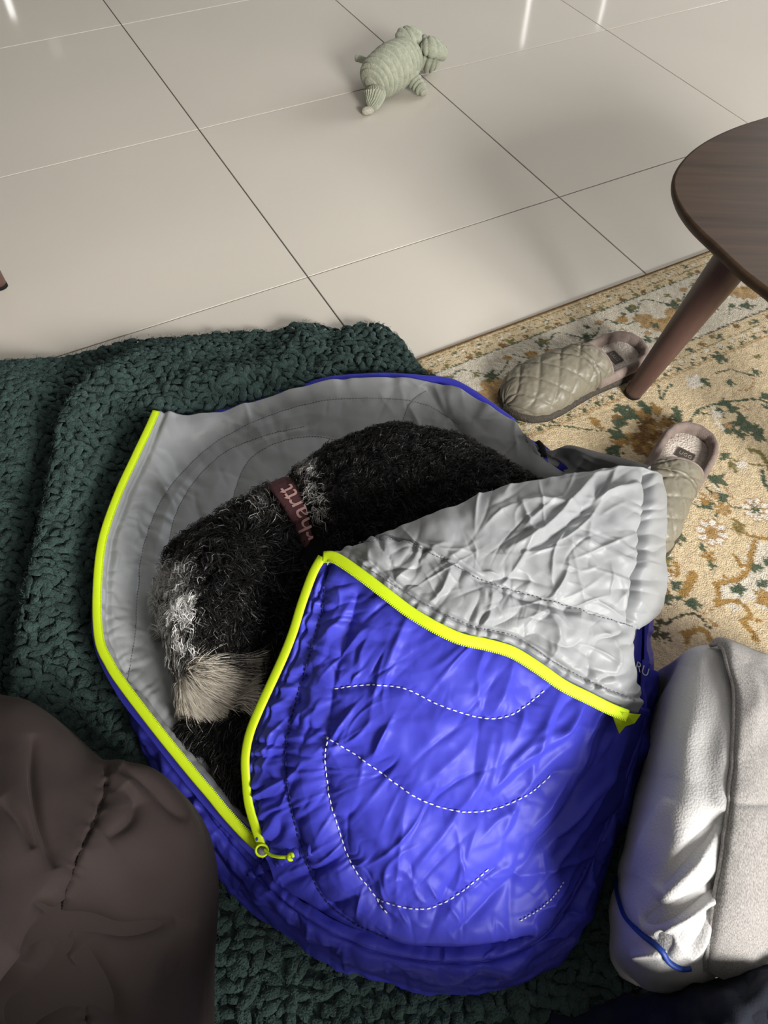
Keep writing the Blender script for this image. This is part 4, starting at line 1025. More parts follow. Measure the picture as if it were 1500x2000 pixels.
# embroidered letters on the flank
tm = textmesh('RU', 1.0, 0.0)
co = np.array([v.co[:] for v in tm.vertices]); fcs = [list(p.vertices) for p in tm.polygons]
def on_side(x, y):
    px, py = 1239 + 20 * x + 7 * y, 1306 + 13 * x - 23 * y
    return px, py
S_side = Surf(np.concatenate([FSk], 0)); S_side.N = FNk
Vt = []
allx = np.concatenate([S_cov.x.ravel(), S_side.x.ravel()]); ally = np.concatenate([S_cov.y.ravel(), S_side.y.ravel()])
allP = np.vstack([S_cov.P.reshape(-1, 3), S_side.P.reshape(-1, 3)])
alld = np.linalg.norm(allP - CAM, axis=1)
d0 = np.percentile(alld[(np.abs(allx - 1252) < 12) & (np.abs(ally - 1310) < 22)], 1) - .002
for x, y, z in co:
    px, py = on_side(x, y)
    dr = U(px, py, 0.0) - CAM; dr /= np.linalg.norm(dr)
    Vt.append(CAM + dr * d0)
me = bpy.data.meshes.new('embroidered_letters'); me.from_pydata([list(v) for v in Vt], [], fcs); me.materials.append(MT['white_thread'])
lt_ = put('embroidered_letters', me, bag); lt_['kind'] = 'stuff'; lt_['label'] = 'white embroidered letters'
lm = lt_.modifiers.new('thick', 'SOLIDIFY'); lm.thickness = .0012

# ================================================================== DOG
dog = empty('dog', tuple(U(760, 1040, .04)))
tag(dog, 'curly black dog with pale muzzle and white brow lying asleep in the sleeping bag', 'dog')
bpy.context.view_layer.update()
def chain_mesh(chains, voxel):
    bm = bmesh.new()
    for ch in chains:
        for (p, r), (q, s) in zip(ch[:-1], ch[1:]):
            n = max(2, int(np.linalg.norm(q - p) / (min(r, s) * .3)))
            for k in range(n + 1):
                f = k / n
                bmesh.ops.create_icosphere(bm, subdivisions=3, radius=r + (s - r) * f, matrix=Matrix.Translation(Vector(p + (q - p) * f)))
    me = bpy.data.meshes.new('tmp'); bm.to_mesh(me); bm.free()
    o = bpy.data.objects.new('tmp', me); COL.objects.link(o)
    m = o.modifiers.new('r', 'REMESH'); m.mode = 'VOXEL'; m.voxel_size = voxel; m.use_smooth_shade = True
    m2 = o.modifiers.new('s', 'SMOOTH'); m2.factor = .6; m2.iterations = 10
    dg = bpy.context.evaluated_depsgraph_get(); dg.update()
    out = bpy.data.meshes.new_from_object(o.evaluated_get(dg))
    bpy.data.objects.remove(o); bpy.data.meshes.remove(me)
    return out
def C(px, py, z, r): return (U(px, py, z), r)
chains = [
    [C(985, 1050, .125, .085), C(925, 1025, .13, .09), C(850, 985, .135, .093), C(775, 968, .135, .092), C(700, 985, .132, .084), C(640, 1005, .132, .070), C(590, 1020, .132, .056), C(548, 1038, .13, .054), C(505, 1080, .125, .064), C(470, 1125, .12, .072), C(448, 1175, .115, .066), C(428, 1228, .105, .052), C(415, 1280, .092, .038), C(410, 1325, .078, .031), C(402, 1362, .068, .024)],
    [C(500, 1090, .11, .05), C(562, 1150, .10, .038), C(592, 1205, .085, .030), C(590, 1240, .075, .022)],                      # right ear
    [C(440, 1085, .11, .045), C(385, 1100, .09, .034), C(358, 1150, .075, .028), C(352, 1200, .068, .02)],                      # left ear
    [C(640, 1040, .11, .07), C(620, 1150, .09, .06), C(580, 1280, .07, .034), C(500, 1400, .066, .027), C(430, 1440, .064, .026), C(385, 1435, .062, .026)],   # fore leg
    [C(620, 1150, .09, .05), C(600, 1330, .068, .033), C(520, 1460, .066, .027), C(460, 1490, .064, .027)],
    [C(600, 1250, .085, .05), C(560, 1400, .068, .036), C(500, 1500, .062, .03), C(478, 1545, .058, .024)],  # this limb and the next: added black shapes standing in for interior shade
    [C(620, 1200, .085, .05), C(590, 1420, .072, .04), C(540, 1560, .06, .028), C(515, 1605, .055, .02)],
    [C(960, 1080, .11, .07), C(900, 1160, .085, .045), C(840, 1200, .07, .03)]]
body_me = chain_mesh(chains, .0055)
body_me.materials.append(MT['skin'])
body = put('body', body_me, dog)
nv_ = len(body_me.vertices)
bv = np.empty(nv_ * 3); body_me.vertices.foreach_get('co', bv); bv = bv.reshape(-1, 3)
body_me.calc_loop_triangles()
tri = np.empty(len(body_me.loop_triangles) * 3, np.int32); body_me.loop_triangles.foreach_get('vertices', tri); tri = tri.reshape(-1, 3)
vn = np.zeros_like(bv)
fnm = np.cross(bv[tri[:, 1]] - bv[tri[:, 0]], bv[tri[:, 2]] - bv[tri[:, 0]])
for k in range(3): np.add.at(vn, tri[:, k], fnm)
vn /= np.linalg.norm(vn, axis=1, keepdims=True) + 1e-12
tarea = np.linalg.norm(fnm, axis=1)
def sample_body(n, seed):
    r = np.random.default_rng(seed)
    t = r.choice(len(tri), n, p=tarea / tarea.sum())
    a, b = r.random(n), r.random(n); m = a + b > 1; a[m] = 1 - a[m]; b[m] = 1 - b[m]
    w = np.stack([1 - a - b, a, b], 1)
    P = (bv[tri[t]] * w[:, :, None]).sum(1); N = (vn[tri[t]] * w[:, :, None]).sum(1)
    return P, N / (np.linalg.norm(N, axis=1, keepdims=True) + 1e-12)
def strands(name, P, N, flow, length, curl, width, col, parent, K=5, lift=.5, clump=400, clumpf=.6, seed=0, droop=.25, cfreq=1.6, material=None, mess=.45):
    """every hair a thin tapering blade; hairs lean with the coat, gather in locks and curl"""
    r = np.random.default_rng(seed); n = len(P)
    ci = r.choice(n, min(clump, n), replace=False)
    near = np.zeros(n, int)
    for a in range(0, n, 4000):
        d = ((P[a:a + 4000, None] - P[None, ci]) ** 2).sum(2); near[a:a + 4000] = ci[d.argmin(1)]
    fl = flow + r.normal(0, .18, (n, 3)); cl_rand = r.normal(0, mess, (n, 3)); fl = fl + cl_rand[near]
    fl = fl - (fl * N).sum(1, keepdims=True) * N
    fl /= np.linalg.norm(fl, axis=1, keepdims=True) + 1e-9
    ph = r.uniform(0, 2 * math.pi, n)[near] + r.normal(0, .35, n)
    side = np.cross(N, fl)
    L = length * r.uniform(.7, 1.2, n)
    cr_ = curl * r.uniform(.6, 1.3, n)
    t = np.linspace(0, 1, K + 1)
    lf_ = np.broadcast_to(lift, (n,))
    pts_ = []
    for q in t:
        up = lf_ * (q - .55 * q * q)
        p = P + (fl * (q * (1 - .3 * lf_))[:, None] + N * up[:, None]) * L[:, None]
        a = ph + q * 2 * math.pi * cfreq
        p = p + (side * (np.sin(a) - np.sin(ph))[:, None] + N * (np.cos(a) - np.cos(ph))[:, None] * .6) * (cr_ * L)[:, None] * min(1, q * 2)
        p[:, 2] -= droop * q * q * L
        pts_.append(p)
    Q = np.array(pts_)                                    # K+1,n,3
    tipc = Q[:, near]
    f = (clumpf * t ** 1.2)[:, None, None]
    offs = (P - P[near])[None]
    Q = Q * (1 - f) + (tipc + offs * .35) * f
    Tn = np.gradient(Q, axis=0)
    sd = np.cross(Tn, r.normal(0, 1, (1, n, 3))); sd /= np.linalg.norm(sd, axis=2, keepdims=True) + 1e-9
    w = (width * r.uniform(.7, 1.3, n))[None] * (1 - t ** 1.5)[:, None]
    A = Q + sd * w[..., None]; B = Q - sd * w[..., None]
    V = np.stack([A, B], 2).transpose(1, 0, 2, 3).reshape(-1, 3)         # n, K+1, 2
    b0 = (np.arange(n) * (K + 1) * 2)[:, None] + (np.arange(K) * 2)[None]
    Fq = np.stack([b0, b0 + 1, b0 + 3, b0 + 2], -1).reshape(-1, 4)
    colv = np.repeat(col, (K + 1) * 2, axis=0)
    o = put(name, fastmesh(name, V, Fq, material or MT['fur'], True, {'col': colv}), parent); o['kind'] = 'stuff'
    return o
def pxdir(P, dx, dy):
    """direction along the ground that runs dx, dy in the photo"""
    a = U(700, 1050, .12); b = U(700 + dx, 1050 + dy, .12)
    d = b - a; return d / np.linalg.norm(d)
Pb, Nb = sample_body(72000, 5)
pbx, pby = PX(Pb)
vdir = CAM - Pb; vdir /= np.linalg.norm(vdir, axis=1, keepdims=True)
facing = (vdir * Nb).sum(1)
kp = (facing > -.45) & (Pb[:, 2] > .045) & ~((pbx > 760) & (pby > 1110)) & ~((pbx > 660) & (pby > 1180))
ck = U(570, 1018, .13)                                   # no long hair under the collar
_ac = (pbx - 575) * .88 - (pby - 1018) * .47
kp &= ~((_ac > -20) & (_ac < 31) & (pby < 1110) & (pby > 930))
Pb, Nb, pbx, pby = Pb[kp], Nb[kp], pbx[kp], pby[kp]
isbody = pbx + (pby - 1018) * -.5 > 595
muz = (pby > 1285) & (pbx < 475) & (Pb[:, 2] > .052) & (pby < 1385) & (pbx > 330)
legs_ = (pby > 1385) | ((pby > 1290) & (pbx > 475))
head = ~isbody & ~muz & ~legs_
def sel(m, **k):
    return Pb[m], Nb[m]
blk = lambda n, s: np.clip(np.array([.0105, .0100, .0100]) * np.random.default_rng(s).lognormal(0, .45, (n, 1)), 0, .05)
# coat of the back
m = isbody; n = m.sum()
fl = np.tile(pxdir(None, 1, .15), (n, 1)) + np.random.default_rng(1).normal(0, .3, (n, 3))
col = blk(n, 1)
w_ = (np.abs((pbx[m] - 604) - (pby[m] - 960) * .3) < 20) & (pby[m] < 1015) & (pby[m] > 905)
col[w_ & (np.random.default_rng(8).random(n) < .7)] = (.5, .49, .47)
strands('back_coat', Pb[m], Nb[m], fl, np.full(n, .022), np.full(n, .2), .00045, col, body, 5, .7, 1300, .7, 2)
# head curls
m = head; n = m.sum()
cen = np.array([465, 1120.])
dx, dy = pbx[m] - cen[0], pby[m] - cen[1]
fl = np.stack([pxdir(None, a * .6 + .05, b * .6 + 45) for a, b in zip(dx, dy)])
col = blk(n, 2)
X_, Y_ = pbx[m], pby[m]
rr2 = np.random.default_rng(9).random(n)
brow = (X_ < 385 + 12 * np.sin(Y_ / 14)) & (Y_ > 1090) & (Y_ < 1250)
col[brow & (rr2 < .86)] = (.85, .84, .82)
brow2 = (X_ > 360) & (X_ < 410) & (np.abs(Y_ - 1105 - (X_ - 360) * .3) < 14)
col[brow2 & (rr2 < .45)] = (.36, .35, .34)
wisp = (X_ > 478) & (X_ < 530) & (Y_ < 1012 + (X_ - 478) * .3)
col[wisp & (rr2 < .3)] = (.36, .35, .33)
col[(~brow) & (rr2 > .985)] = (.16, .16, .16)
lower = np.clip((Y_ - 1200) / 60, 0, 1)
strands('head_curls', Pb[m], Nb[m], fl, .030 + .008 * lower, .22 - .15 * lower, .00048, col, body, 7, .75, 900, .72, 3, .3, 1.5)
# legs and paws
m = legs_; n = m.sum()
fl = np.tile(pxdir(None, -.5, 1), (n, 1))
strands('leg_coat', Pb[m], Nb[m], fl, np.full(n, .022), np.full(n, .08), .00045, blk(n, 3), body, 4, .5, 300, .6, 4)
# long pale hair of the muzzle, fanning out from the nose bridge
m = muz
ii = np.where(m)[0]; ii = np.random.default_rng(4).choice(ii, 9000)
Pm = Pb[ii] + np.random.default_rng(6).normal(0, .0012, (9000, 3)); Nm = Nb[ii]; mx_, my_ = PX(Pm)
dxm, dym = mx_ - 352, my_ - 1322
an = np.arctan2(dym, dxm)
fl = np.stack([pxdir(None, math.cos(a * .62 + .10), math.sin(a * .62 + .10)) for a in an])
cream = np.array([.92, .84, .72]) * np.random.default_rng(2).uniform(.65, 1.15, (9000, 1))
dark = (my_ < 1296 + 10 * np.sin(mx_ / 9)) & (np.random.default_rng(3).random(9000) < .8)
cream[dark] = (.012, .011, .011)
lm_ = .030 + .036 * np.clip((mx_ - 345) / 60, 0, 1)
strands('muzzle_hair', Pm, Nm, fl, lm_, np.full(9000, .03), .00042, cream, body, 7, .5, 500, .3, 7, .25, .7, None, .13)
ii = np.where(head & (pbx < 400) & (pby > 1200))[0]
if len(ii):
    ii = np.random.default_rng(14).choice(ii, 420)
    Pw = Pb[ii]; Nw = Nb[ii]
    fl = np.tile(pxdir(None, -.45, 1), (420, 1))
    cw = np.array([.42, .40, .37]) * np.random.default_rng(5).uniform(.2, 1.1, (420, 1))
    strands('whiskers', Pw, Nw, fl, np.full(420, .045), np.full(420, .05), .0005, cw, body, 7, .7, 22, .7, 17, .5, .6)
def ball(name, p, r, m, parent, sc=(1, 1, 1)):
    bm = bmesh.new(); bmesh.ops.create_uvsphere(bm, u_segments=24, v_segments=16, radius=r)
    bmesh.ops.scale(bm, vec=sc, verts=bm.verts); bmesh.ops.translate(bm, vec=Vector(p), verts=bm.verts)
    me = bpy.data.meshes.new(name); bm.to_mesh(me); bm.free()
    for q in me.polygons: q.use_smooth = True
    me.materials.append(m); return put(name, me, parent)
# short fuzz standing off the blanket's yarn
_vis = np.where((px_ > -40) & (px_ < 1100) & (py_ < 2030))[0]
_k = rng.choice(_vis, 26000)
_pp = pts[_k] + (ax[_k] * rng.normal(0, .006, (26000, 1)) + ay[_k] * rng.normal(0, .005, (26000, 1))) + nrms[_k] * .0035
strands('yarn_fuzz', _pp, nrms[_k], ax[_k], np.full(26000, .0085), np.full(26000, .15), .00035, np.full((26000, 3), .02), blanket, 2, .8, 3000, .2, 31, .1, .8, MT['knit'])
ball('nose', U(398, 1382, .066), .012, MT['nose'], body, (1.2, .9, .9))
ball('eye', U(396, 1250, .125), .0085, MT['eye'], body); ball('eye', U(458, 1256, .125), .0085, MT['eye'], body)

# collar: a band round the neck, with print
cc = U(577, 1024, .131)
axd = pxdir(None, 130, -66); axd = axd / np.linalg.norm(axd)
e1 = CAM - cc; e1 -= (e1 @ axd) * axd; e1 /= np.linalg.norm(e1)
e2 = np.cross(axd, e1)
if e2[2] < 0: e2 = -e2                     # towards the far side
RC = .0605
def ring_pt(th, ax_off, rad): return cc + rad * (e1 * math.cos(th) + e2 * math.sin(th)) + axd * ax_off
ths = np.linspace(0, 2 * math.pi, 97)
CG = np.array([[ring_pt(t, o, RC + .0015 - .0018 * (abs(o) / .0155) ** 6) for o in np.linspace(-.0155, .0155, 15)] for t in ths])
CNn = np.array([[(e1 * math.cos(t) + e2 * math.sin(t)) for _ in range(15)] for t in ths])
collar = empty('dog_collar', tuple(cc)); tag(collar, 'burgundy webbing dog collar with pink lettering round the black dog', 'collar')
bpy.context.view_layer.update()
shell('band', CG, MT['collar'], collar, .0028, CNn)
tmc = textmesh('carhartt', .033, 0.0)
co = np.array([v.co[:] for v in tmc.vertices]); fcs = [list(p.vertices) for p in tmc.polygons]
xmax = co[:, 0].max(); L_ = xmax
top_th = .86
Vt = []
for x, y, z in co:
    th = top_th - (xmax - x) * 1.0 / RC           # last letter nearest the far end
    Vt.append(ring_pt(th, -(y - .0085), RC + .0026))
bm = bmesh.new(); bv_ = [bm.verts.new(v) for v in Vt]
for f_ in fcs:
    try: bm.faces.new([bv_[k] for k in f_])
    except ValueError: pass
bmesh.ops.triangulate(bm, faces=bm.faces)
me = bpy.data.meshes.new('printed_letters'); bm.to_mesh(me); bm.free(); me.materials.append(MT['collar_print'])
pl_ = put('printed_letters', me, collar); pl_['kind'] = 'stuff'
sm_ = pl_.modifiers.new('thick', 'SOLIDIFY'); sm_.thickness = .0005

# ================================================================== SLIPPERS
def slipper(label, heel, toe, mirror):
    heel = np.array(heel); toe = np.array(toe)
    L = np.linalg.norm(toe - heel); X = (toe - heel) / L; Z = np.array([0, 0, 1.0]); Y = np.cross(Z, X)
    if mirror: Y = -Y
    O = heel
    root = empty('slipper', tuple(O + X * L * .5)); tag(root, label, 'slipper', 'quilted slippers on the rug')
    bpy.context.view_layer.update()
    W = lambda l, y, z: O + X * (l * L) + Y * y + Z * z
    lk = np.array([0, .02, .07, .15, .3, .45, .6, .72, .82, .9, .955, .985, 1.0])
    wo = np.array([0, .021, .034, .040, .041, .041, .046, .051, .051, .044, .031, .017, 0]) * (L / .27)       # outer side
    wi = np.array([0, .021, .034, .039, .038, .037, .042, .047, .048, .042, .030, .017, 0]) * (L / .27)
    def half(l, s): return np.interp(l, lk, wo if s > 0 else wi)
    # smooth closed outline
    th = np.linspace(0, 2 * math.pi, 120, endpoint=False)
    def outl(scale, n=120):
        l = (1 - np.cos(th)) / 2
        y = np.where(th < math.pi, half(l, 1), -half(l, -1))
        return .5 + (l - .5) * scale ** .5, y * scale
    def slab(name, sc_prof, m):
        V = []
        for sc, z in sc_prof:
            l, y = outl(sc)
            V.append(np.array([W(a, b, z) for a, b in zip(l, y)]))
        V = np.array(V); k, n = V.shape[:2]
        f = gridfaces(k, n, 0, False, True).tolist() + [list(range(n))[::-1], list(range((k - 1) * n, k * n))]
        me = bpy.data.meshes.new(name); me.from_pydata(V.reshape(-1, 3).tolist(), [], f)
        bm = bmesh.new(); bm.from_mesh(me); bmesh.ops.recalc_face_normals(bm, faces=bm.faces); bm.to_mesh(me); bm.free()
        for p in me.polygons: p.use_smooth = len(p.vertices) == 4
        me.materials.append(m); return put(name, me, root)
    slab('sole', ((.95, .0), (1.04, .003), (1.065, .010), (1.05, .018), (.97, .020)), MT['sole'])
    slab('insole', ((.94, .015), (.93, .021), (.88, .0235), (.6, .0245)), MT['fleece'])
    # quilted upper from the instep to the toe
    nu, nv = 90, 110
    l0 = .44
    P = np.zeros((nu, nv, 3)); A = np.zeros((nu, nv)); Bc = np.zeros((nu, nv))
    for i in range(nu):
        f = i / (nu - 1)
        for j in range(nv):
            c = j / (nv - 1) * 2 - 1                         # -1 .. 1 across
            ls = l0 - .10 * c * (1) - .03 * (1 - c * c)      # slanted, slightly dipped opening
            l = ls + (.997 - ls) * f
            hgt = .030 + .043 * (1 - f ** 2.6) * (1 - .16 * (1 - f)) if f < 1 else .03
            hgt = .016 + (.058 - .012 * f) * math.sqrt(max(0, 1 - f ** 3.2))
            a = c * math.pi / 2
            y = math.sin(a) * half(l, 1 if c > 0 else -1) * 1.0
            z = .013 + (hgt - .013) * max(0, math.cos(a)) ** .62
            P[i, j] = W(l, y, z); A[i, j] = l * L; Bc[i, j] = c * .062
    N = gnormals(P)
    pit = .039
    d1 = np.abs(((A * 1.0 + Bc * .95) / pit) % 1 - .5) * 2; d2 = np.abs(((A * 1.0 - Bc * .95) / pit + .3) % 1 - .5) * 2
    e_ = np.minimum(1 - d1, 1 - d2)                           # 0 on a quilting line
    quilt = .0030 * (1 - np.exp(-e_ / .2)) * np.clip((1 - np.abs(Bc / .062)) / .12, 0, 1)
    fedge = np.linspace(0, 1, nu)[:, None] * np.ones((1, nv))
    band = np.abs(fedge - .17)
    quilt += -.003 * np.exp(-(band / .012) ** 2) + .0018 * np.exp(-((fedge - .19) / .02) ** 2)
    quilt += .0008 * fbm(A * 160, Bc * 160, 2, 4)
    PS = P + N * (quilt * np.clip(fedge / .03, 0, 1))[..., None]
    ol = np.array(srgb(128, 123, 107)); thd = np.array(srgb(84, 78, 62))
    k_ = np.clip(1 - e_ / .045, 0, 1) * (np.sin(A * 2400 + Bc * 900) > -.4)
    k_ = np.maximum(k_, np.exp(-((fedge - .145) / .006) ** 2)); k_ = np.maximum(k_, np.exp(-((fedge - .2) / .006) ** 2))
    colr = ol[None, None] * (1 - k_[..., None] * .75) + thd * (k_[..., None] * .75)
    up_ = shell('quilted_upper', PS, MT['olive'], root, .0055, N, P, back=MT['lining'], attr={'col': colr})
    ribbon('opening_binding', P[0] + N[0] * -.0015, MT['lining'], up_, .0022, .0032, seg=8)
    # padded heel rim
    ths_ = np.linspace(-2.35, 2.35, 70)
    rim = []
    for t in ths_:
        l = .0 + .5 * (1 - math.cos(t * .62)) * .98
        y = half(l, 1 if t > 0 else -1) * (1 if t > 0 else -1)
        rim.append((l, y))
    lim = l0 + .06
    ll = np.concatenate([np.linspace(lim - .1 + .02, 0.0, 60) ** 1.0, np.linspace(0, lim + .06, 60)[1:]])
    sgn = np.concatenate([np.ones(60), -np.ones(59)])
    ll = np.clip(ll, 0, 1); 
    base_l = np.array([(.5 - .5 * math.cos(q)) for q in np.concatenate([np.linspace(2 * math.asin(math.sqrt(lim - .07)), 0, 60), np.linspace(0, 2 * math.asin(math.sqrt(lim + .08)), 60)[1:]])])
    rimQ = np.array([W(.006 + l * .99, half(l, s) * s * .93, .026 + .004 * math.cos(l * 4)) for l, s in zip(base_l, sgn)])
    ribbon('heel_rim', resample(rimQ, 90), MT['lining'], root, .0068, .0125, seg=14)
    # woven label on the insole
    lc = W(.205, .002, .0262)
    bm = bmesh.new(); bmesh.ops.create_cube(bm, size=1.0); bmesh.ops.scale(bm, vec=(.019, .027, .0012), verts=bm.verts)
    rot = Matrix((tuple(X), tuple(np.cross(Z, X)), tuple(Z))).transposed()
    bmesh.ops.rotate(bm, matrix=rot, verts=bm.verts); bmesh.ops.translate(bm, vec=Vector(lc), verts=bm.verts)
    me = bpy.data.meshes.new('woven_label'); bm.to_mesh(me); bm.free(); me.materials.append(MT['patch']); lb = put('woven_label', me, root)
    tmu = textmesh('UGG', .0098, .0003)
    cu_ = np.array([v.co[:] for v in tmu.vertices]); w0 = cu_[:, 0].max() / 2
    YY = np.cross(Z, X)
    Vq = [lc + YY * (x - w0) - X * (y - .0035) + Z * (.0009 + z) for x, y, z in cu_]
    me = bpy.data.meshes.new('label_letters'); me.from_pydata([list(v) for v in Vq], [], [list(p.vertices) for p in tmu.polygons]); me.materials.append(MT['patch_print'])
    q = put('label_letters', me, lb); q['kind'] = 'stuff'
    return root
zr = RUGZ + .001
slipper('olive quilted slipper touching the foot of the coffee table leg', U(1241, 697, zr), U(984, 803, zr), False)
slipper('olive quilted slipper half hidden behind the grey flap of the sleeping bag', U(1352, 864, zr), U(1352, 864, zr) + (lambda d: d / np.linalg.norm(d) * .282)(U(1232, 1055, zr) - U(1352, 864, zr)), False)

# ================================================================== PLUSH TOY
toy = empty('plush_toy', tuple(U(765, 165, 0))); tag(toy, 'sage green corduroy plush animal lying alone on the cream tiles', 'toy')
bpy.context.view_layer.update()
def plush(name, pts, parent, ribs, mode='ring', m='cord', nu=80, nv=44, flat=None, depth=.0058):
    """stuffed limb along points (position, radius); corduroy wales run round it or along it"""
    Q = np.array([p for p, r in pts]); R_ = np.array([r for p, r in pts])
    f = np.linspace(0, 1, nu)
    QQ = cr_eval(Q, f * (len(Q) - 1)) if len(Q) > 2 else Q[0] + (Q[1] - Q[0]) * f[:, None]
    rad = np.interp(f, np.linspace(0, 1, len(R_)), R_)
    L = np.linalg.norm(np.diff(QQ, axis=0), axis=1).sum()
    T_ = frames(QQ)
    cap = np.ones(nu)
    c0 = min(.45, R_[0] / L); c1 = min(.45, R_[-1] / L)
    cap = np.where(f < c0, np.sqrt(np.clip(1 - ((c0 - f) / c0) ** 2, 0, 1)), cap); cap = np.where(f > 1 - c1, np.sqrt(np.clip(1 - ((f - 1 + c1) / c1) ** 2, 0, 1)), cap)
    up = np.array([.1, -.3, 1.0]); S_ = np.cross(T_, up); S_ /= np.linalg.norm(S_, axis=1, keepdims=True); N_ = np.cross(S_, T_)
    a = np.linspace(0, 2 * math.pi, nv, endpoint=False)
    fl_ = flat or (1, 1)
    ph = f[:, None] * ribs * 2 * math.pi if mode == 'ring' else a[None] * ribs * np.ones((nu, 1))
    wave = np.abs(np.cos(ph / 2)) ** .55
    rr_ = (rad * cap)[:, None] * (1 + 0 * wave) + (wave - .6) * depth * np.clip(cap, .3, 1)[:, None]
    rr_ = np.maximum(rr_, .0002)
    P = QQ[:, None] + rr_[..., None] * (S_[:, None] * (np.cos(a) * fl_[0])[None, :, None] + N_[:, None] * (np.sin(a) * fl_[1])[None, :, None])
    P[..., 2] = np.maximum(P[..., 2], .0006 + .0002 * wave)
    V = P.reshape(-1, 3); me = fastmesh(name, V, gridfaces(nu, nv, 0, True, True), MT[m], True)
    return put(name, me, parent)
def B(px, py, z, r): return (U(px, py, z), r)
plush('body', [B(722, 168, .045, .03), B(738, 152, .052, .046), B(765, 132, .055, .052), B(790, 116, .052, .046), B(806, 106, .05, .032)], toy, 13, nu=190, depth=.009)
plush('head', [B(798, 98, .052, .028), B(820, 100, .05, .036), B(845, 110, .042, .038), B(862, 116, .036, .028)], toy, 8, 'ring', nu=110, depth=.007)
plush('ear', [B(778, 84, .085, .018), B(792, 74, .09, .028), B(806, 66, .095, .026), B(813, 54, .10, .008)], toy, 6, flat=(1, .55), nu=84)
plush('ear', [B(820, 92, .075, .016), B(842, 92, .075, .03), B(860, 98, .06, .03), B(869, 104, .05, .012)], toy, 7, flat=(1, .6), nu=84)
hl_ = plush('leg', [B(730, 165, .05, .026), B(732, 182, .035, .026), B(728, 200, .022, .018), B(722, 212, .012, .012)], toy, 22, 'along', nv=132)
plush('foot', [B(730, 212, .011, .010), B(718, 216, .010, .010), B(706, 217, .009, .008)], toy, 3, m='cord_pale', depth=.001)
plush('leg', [B(788, 125, .05, .022), B(800, 145, .038, .02), B(815, 165, .022, .016), B(828, 180, .014, .012)], toy, 7)
plush('foot', [B(826, 178, .014, .011), B(831, 184, .011, .009)], toy, 2, m='cord_pale', depth=.001)
plush('tail', [B(728, 124, .062, .008), B(712, 118, .062, .0075), B(700, 114, .062, .008), B(693, 113, .062, .009)], toy, 4, depth=.001)

# ================================================================== CLOTHES AT THE LOWER CORNERS
# brown cloth, lower left
brown = empty('brown_garment', tuple(U(150, 1750, .03))); tag(brown, 'dark brown smooth garment with a puckered seam bulging at the lower left', 'clothing')
bpy.context.view_layer.update()
sil = [(-220, 1330, .22), (-120, 1335, .225), (0, 1360, .225), (60, 1380, .22), (120, 1432, .21), (180, 1478, .2), (235, 1490, .19), (290, 1505, .18), (340, 1555, .165), (372, 1620, .15), (385, 1700, .14), (382, 1780, .135), (374, 1880, .13), (370, 2000, .13), (368, 2150, .13)]
b_rows = [[DR(p[0], p[1], p[2], .034, .015 * (k / 14) - .01, .012 * (1 - k / 14)) for k, p in enumerate(sil)], [DR(p[0], p[1], p[2], p[2] * .55, .012 * (k / 14), .012 * (1 - k / 14)) for k, p in enumerate(sil)], sil]
for f, dz in ((.12, .03), (.3, .06), (.55, .08), (.8, .085), (1.0, .08)):
    b_rows.append([(p[0] + (-320 - p[0]) * f * (.2 + .8 * k / 14), p[1] + (2300 - p[1]) * f * (.2 + .8 * (1 - k / 14)), p[2] + dz) for k, p in enumerate(sil)])
GP = loft(rowsU(b_rows), 220, 330); gx, gy = PX(GP); GN = gnormals(GP)
bseam = [(207, 1500), (205, 1540), (190, 1590), (165, 1645), (148, 1690), (130, 1740), (118, 1795), (128, 1845), (138, 1905), (165, 1965), (170, 2030)]
d, s, sd = seamdist(gx, gy, bseam, 160)
h = -.005 * np.exp(-d / 2.6) + .006 * (1 - np.exp(-d / 60)) + .0022 * np.exp(-d / 9) * np.sin(s / 6 + 3 * vnoise(s / 18, d / 20, 3))
for pl, w_, a_ in (([(60, 1440), (62, 1530), (75, 1610), (105, 1700)], 9, -.012), ([(0, 1570), (35, 1610), (60, 1665)], 9, -.009), ([(240, 1540), (262, 1575), (250, 1610), (205, 1640)], 10, -.010), ([(205, 1510), (250, 1540), (262, 1575)], 12, .006), ([(235, 1500), (285, 1530), (340, 1590), (362, 1600)], 12, -.012), ([(100, 1790), (180, 1800), (250, 1815), (340, 1800)], 14, -.014), ([(118, 1795), (85, 1770), (65, 1755)], 10, -.010), ([(118, 1795), (70, 1830), (40, 1870)], 14, -.012), ([(365, 1800), (340, 1880), (300, 1960)], 26, -.009), ([(140, 1880), (80, 1940), (10, 2005)], 26, -.018), ([(150, 1860), (200, 1920), (235, 2010)], 26, -.012)):
    h += crease_line(gx, gy, pl, w_, a_)
h += .0045 * fbm(gx / 120, gy / 120, 2, 6)
h *= np.clip((np.arange(220)[:, None] - 50) / 34, 0, 1)
GS = GP + GN * h[..., None]
bc = shell('cloth', GS, MT['brown_cloth'], brown, .004, GN, GP)
stitches('seam_thread', Surf(GS), bseam, MT['brown_thread'], bc, .004, .001, .0007, .0002)

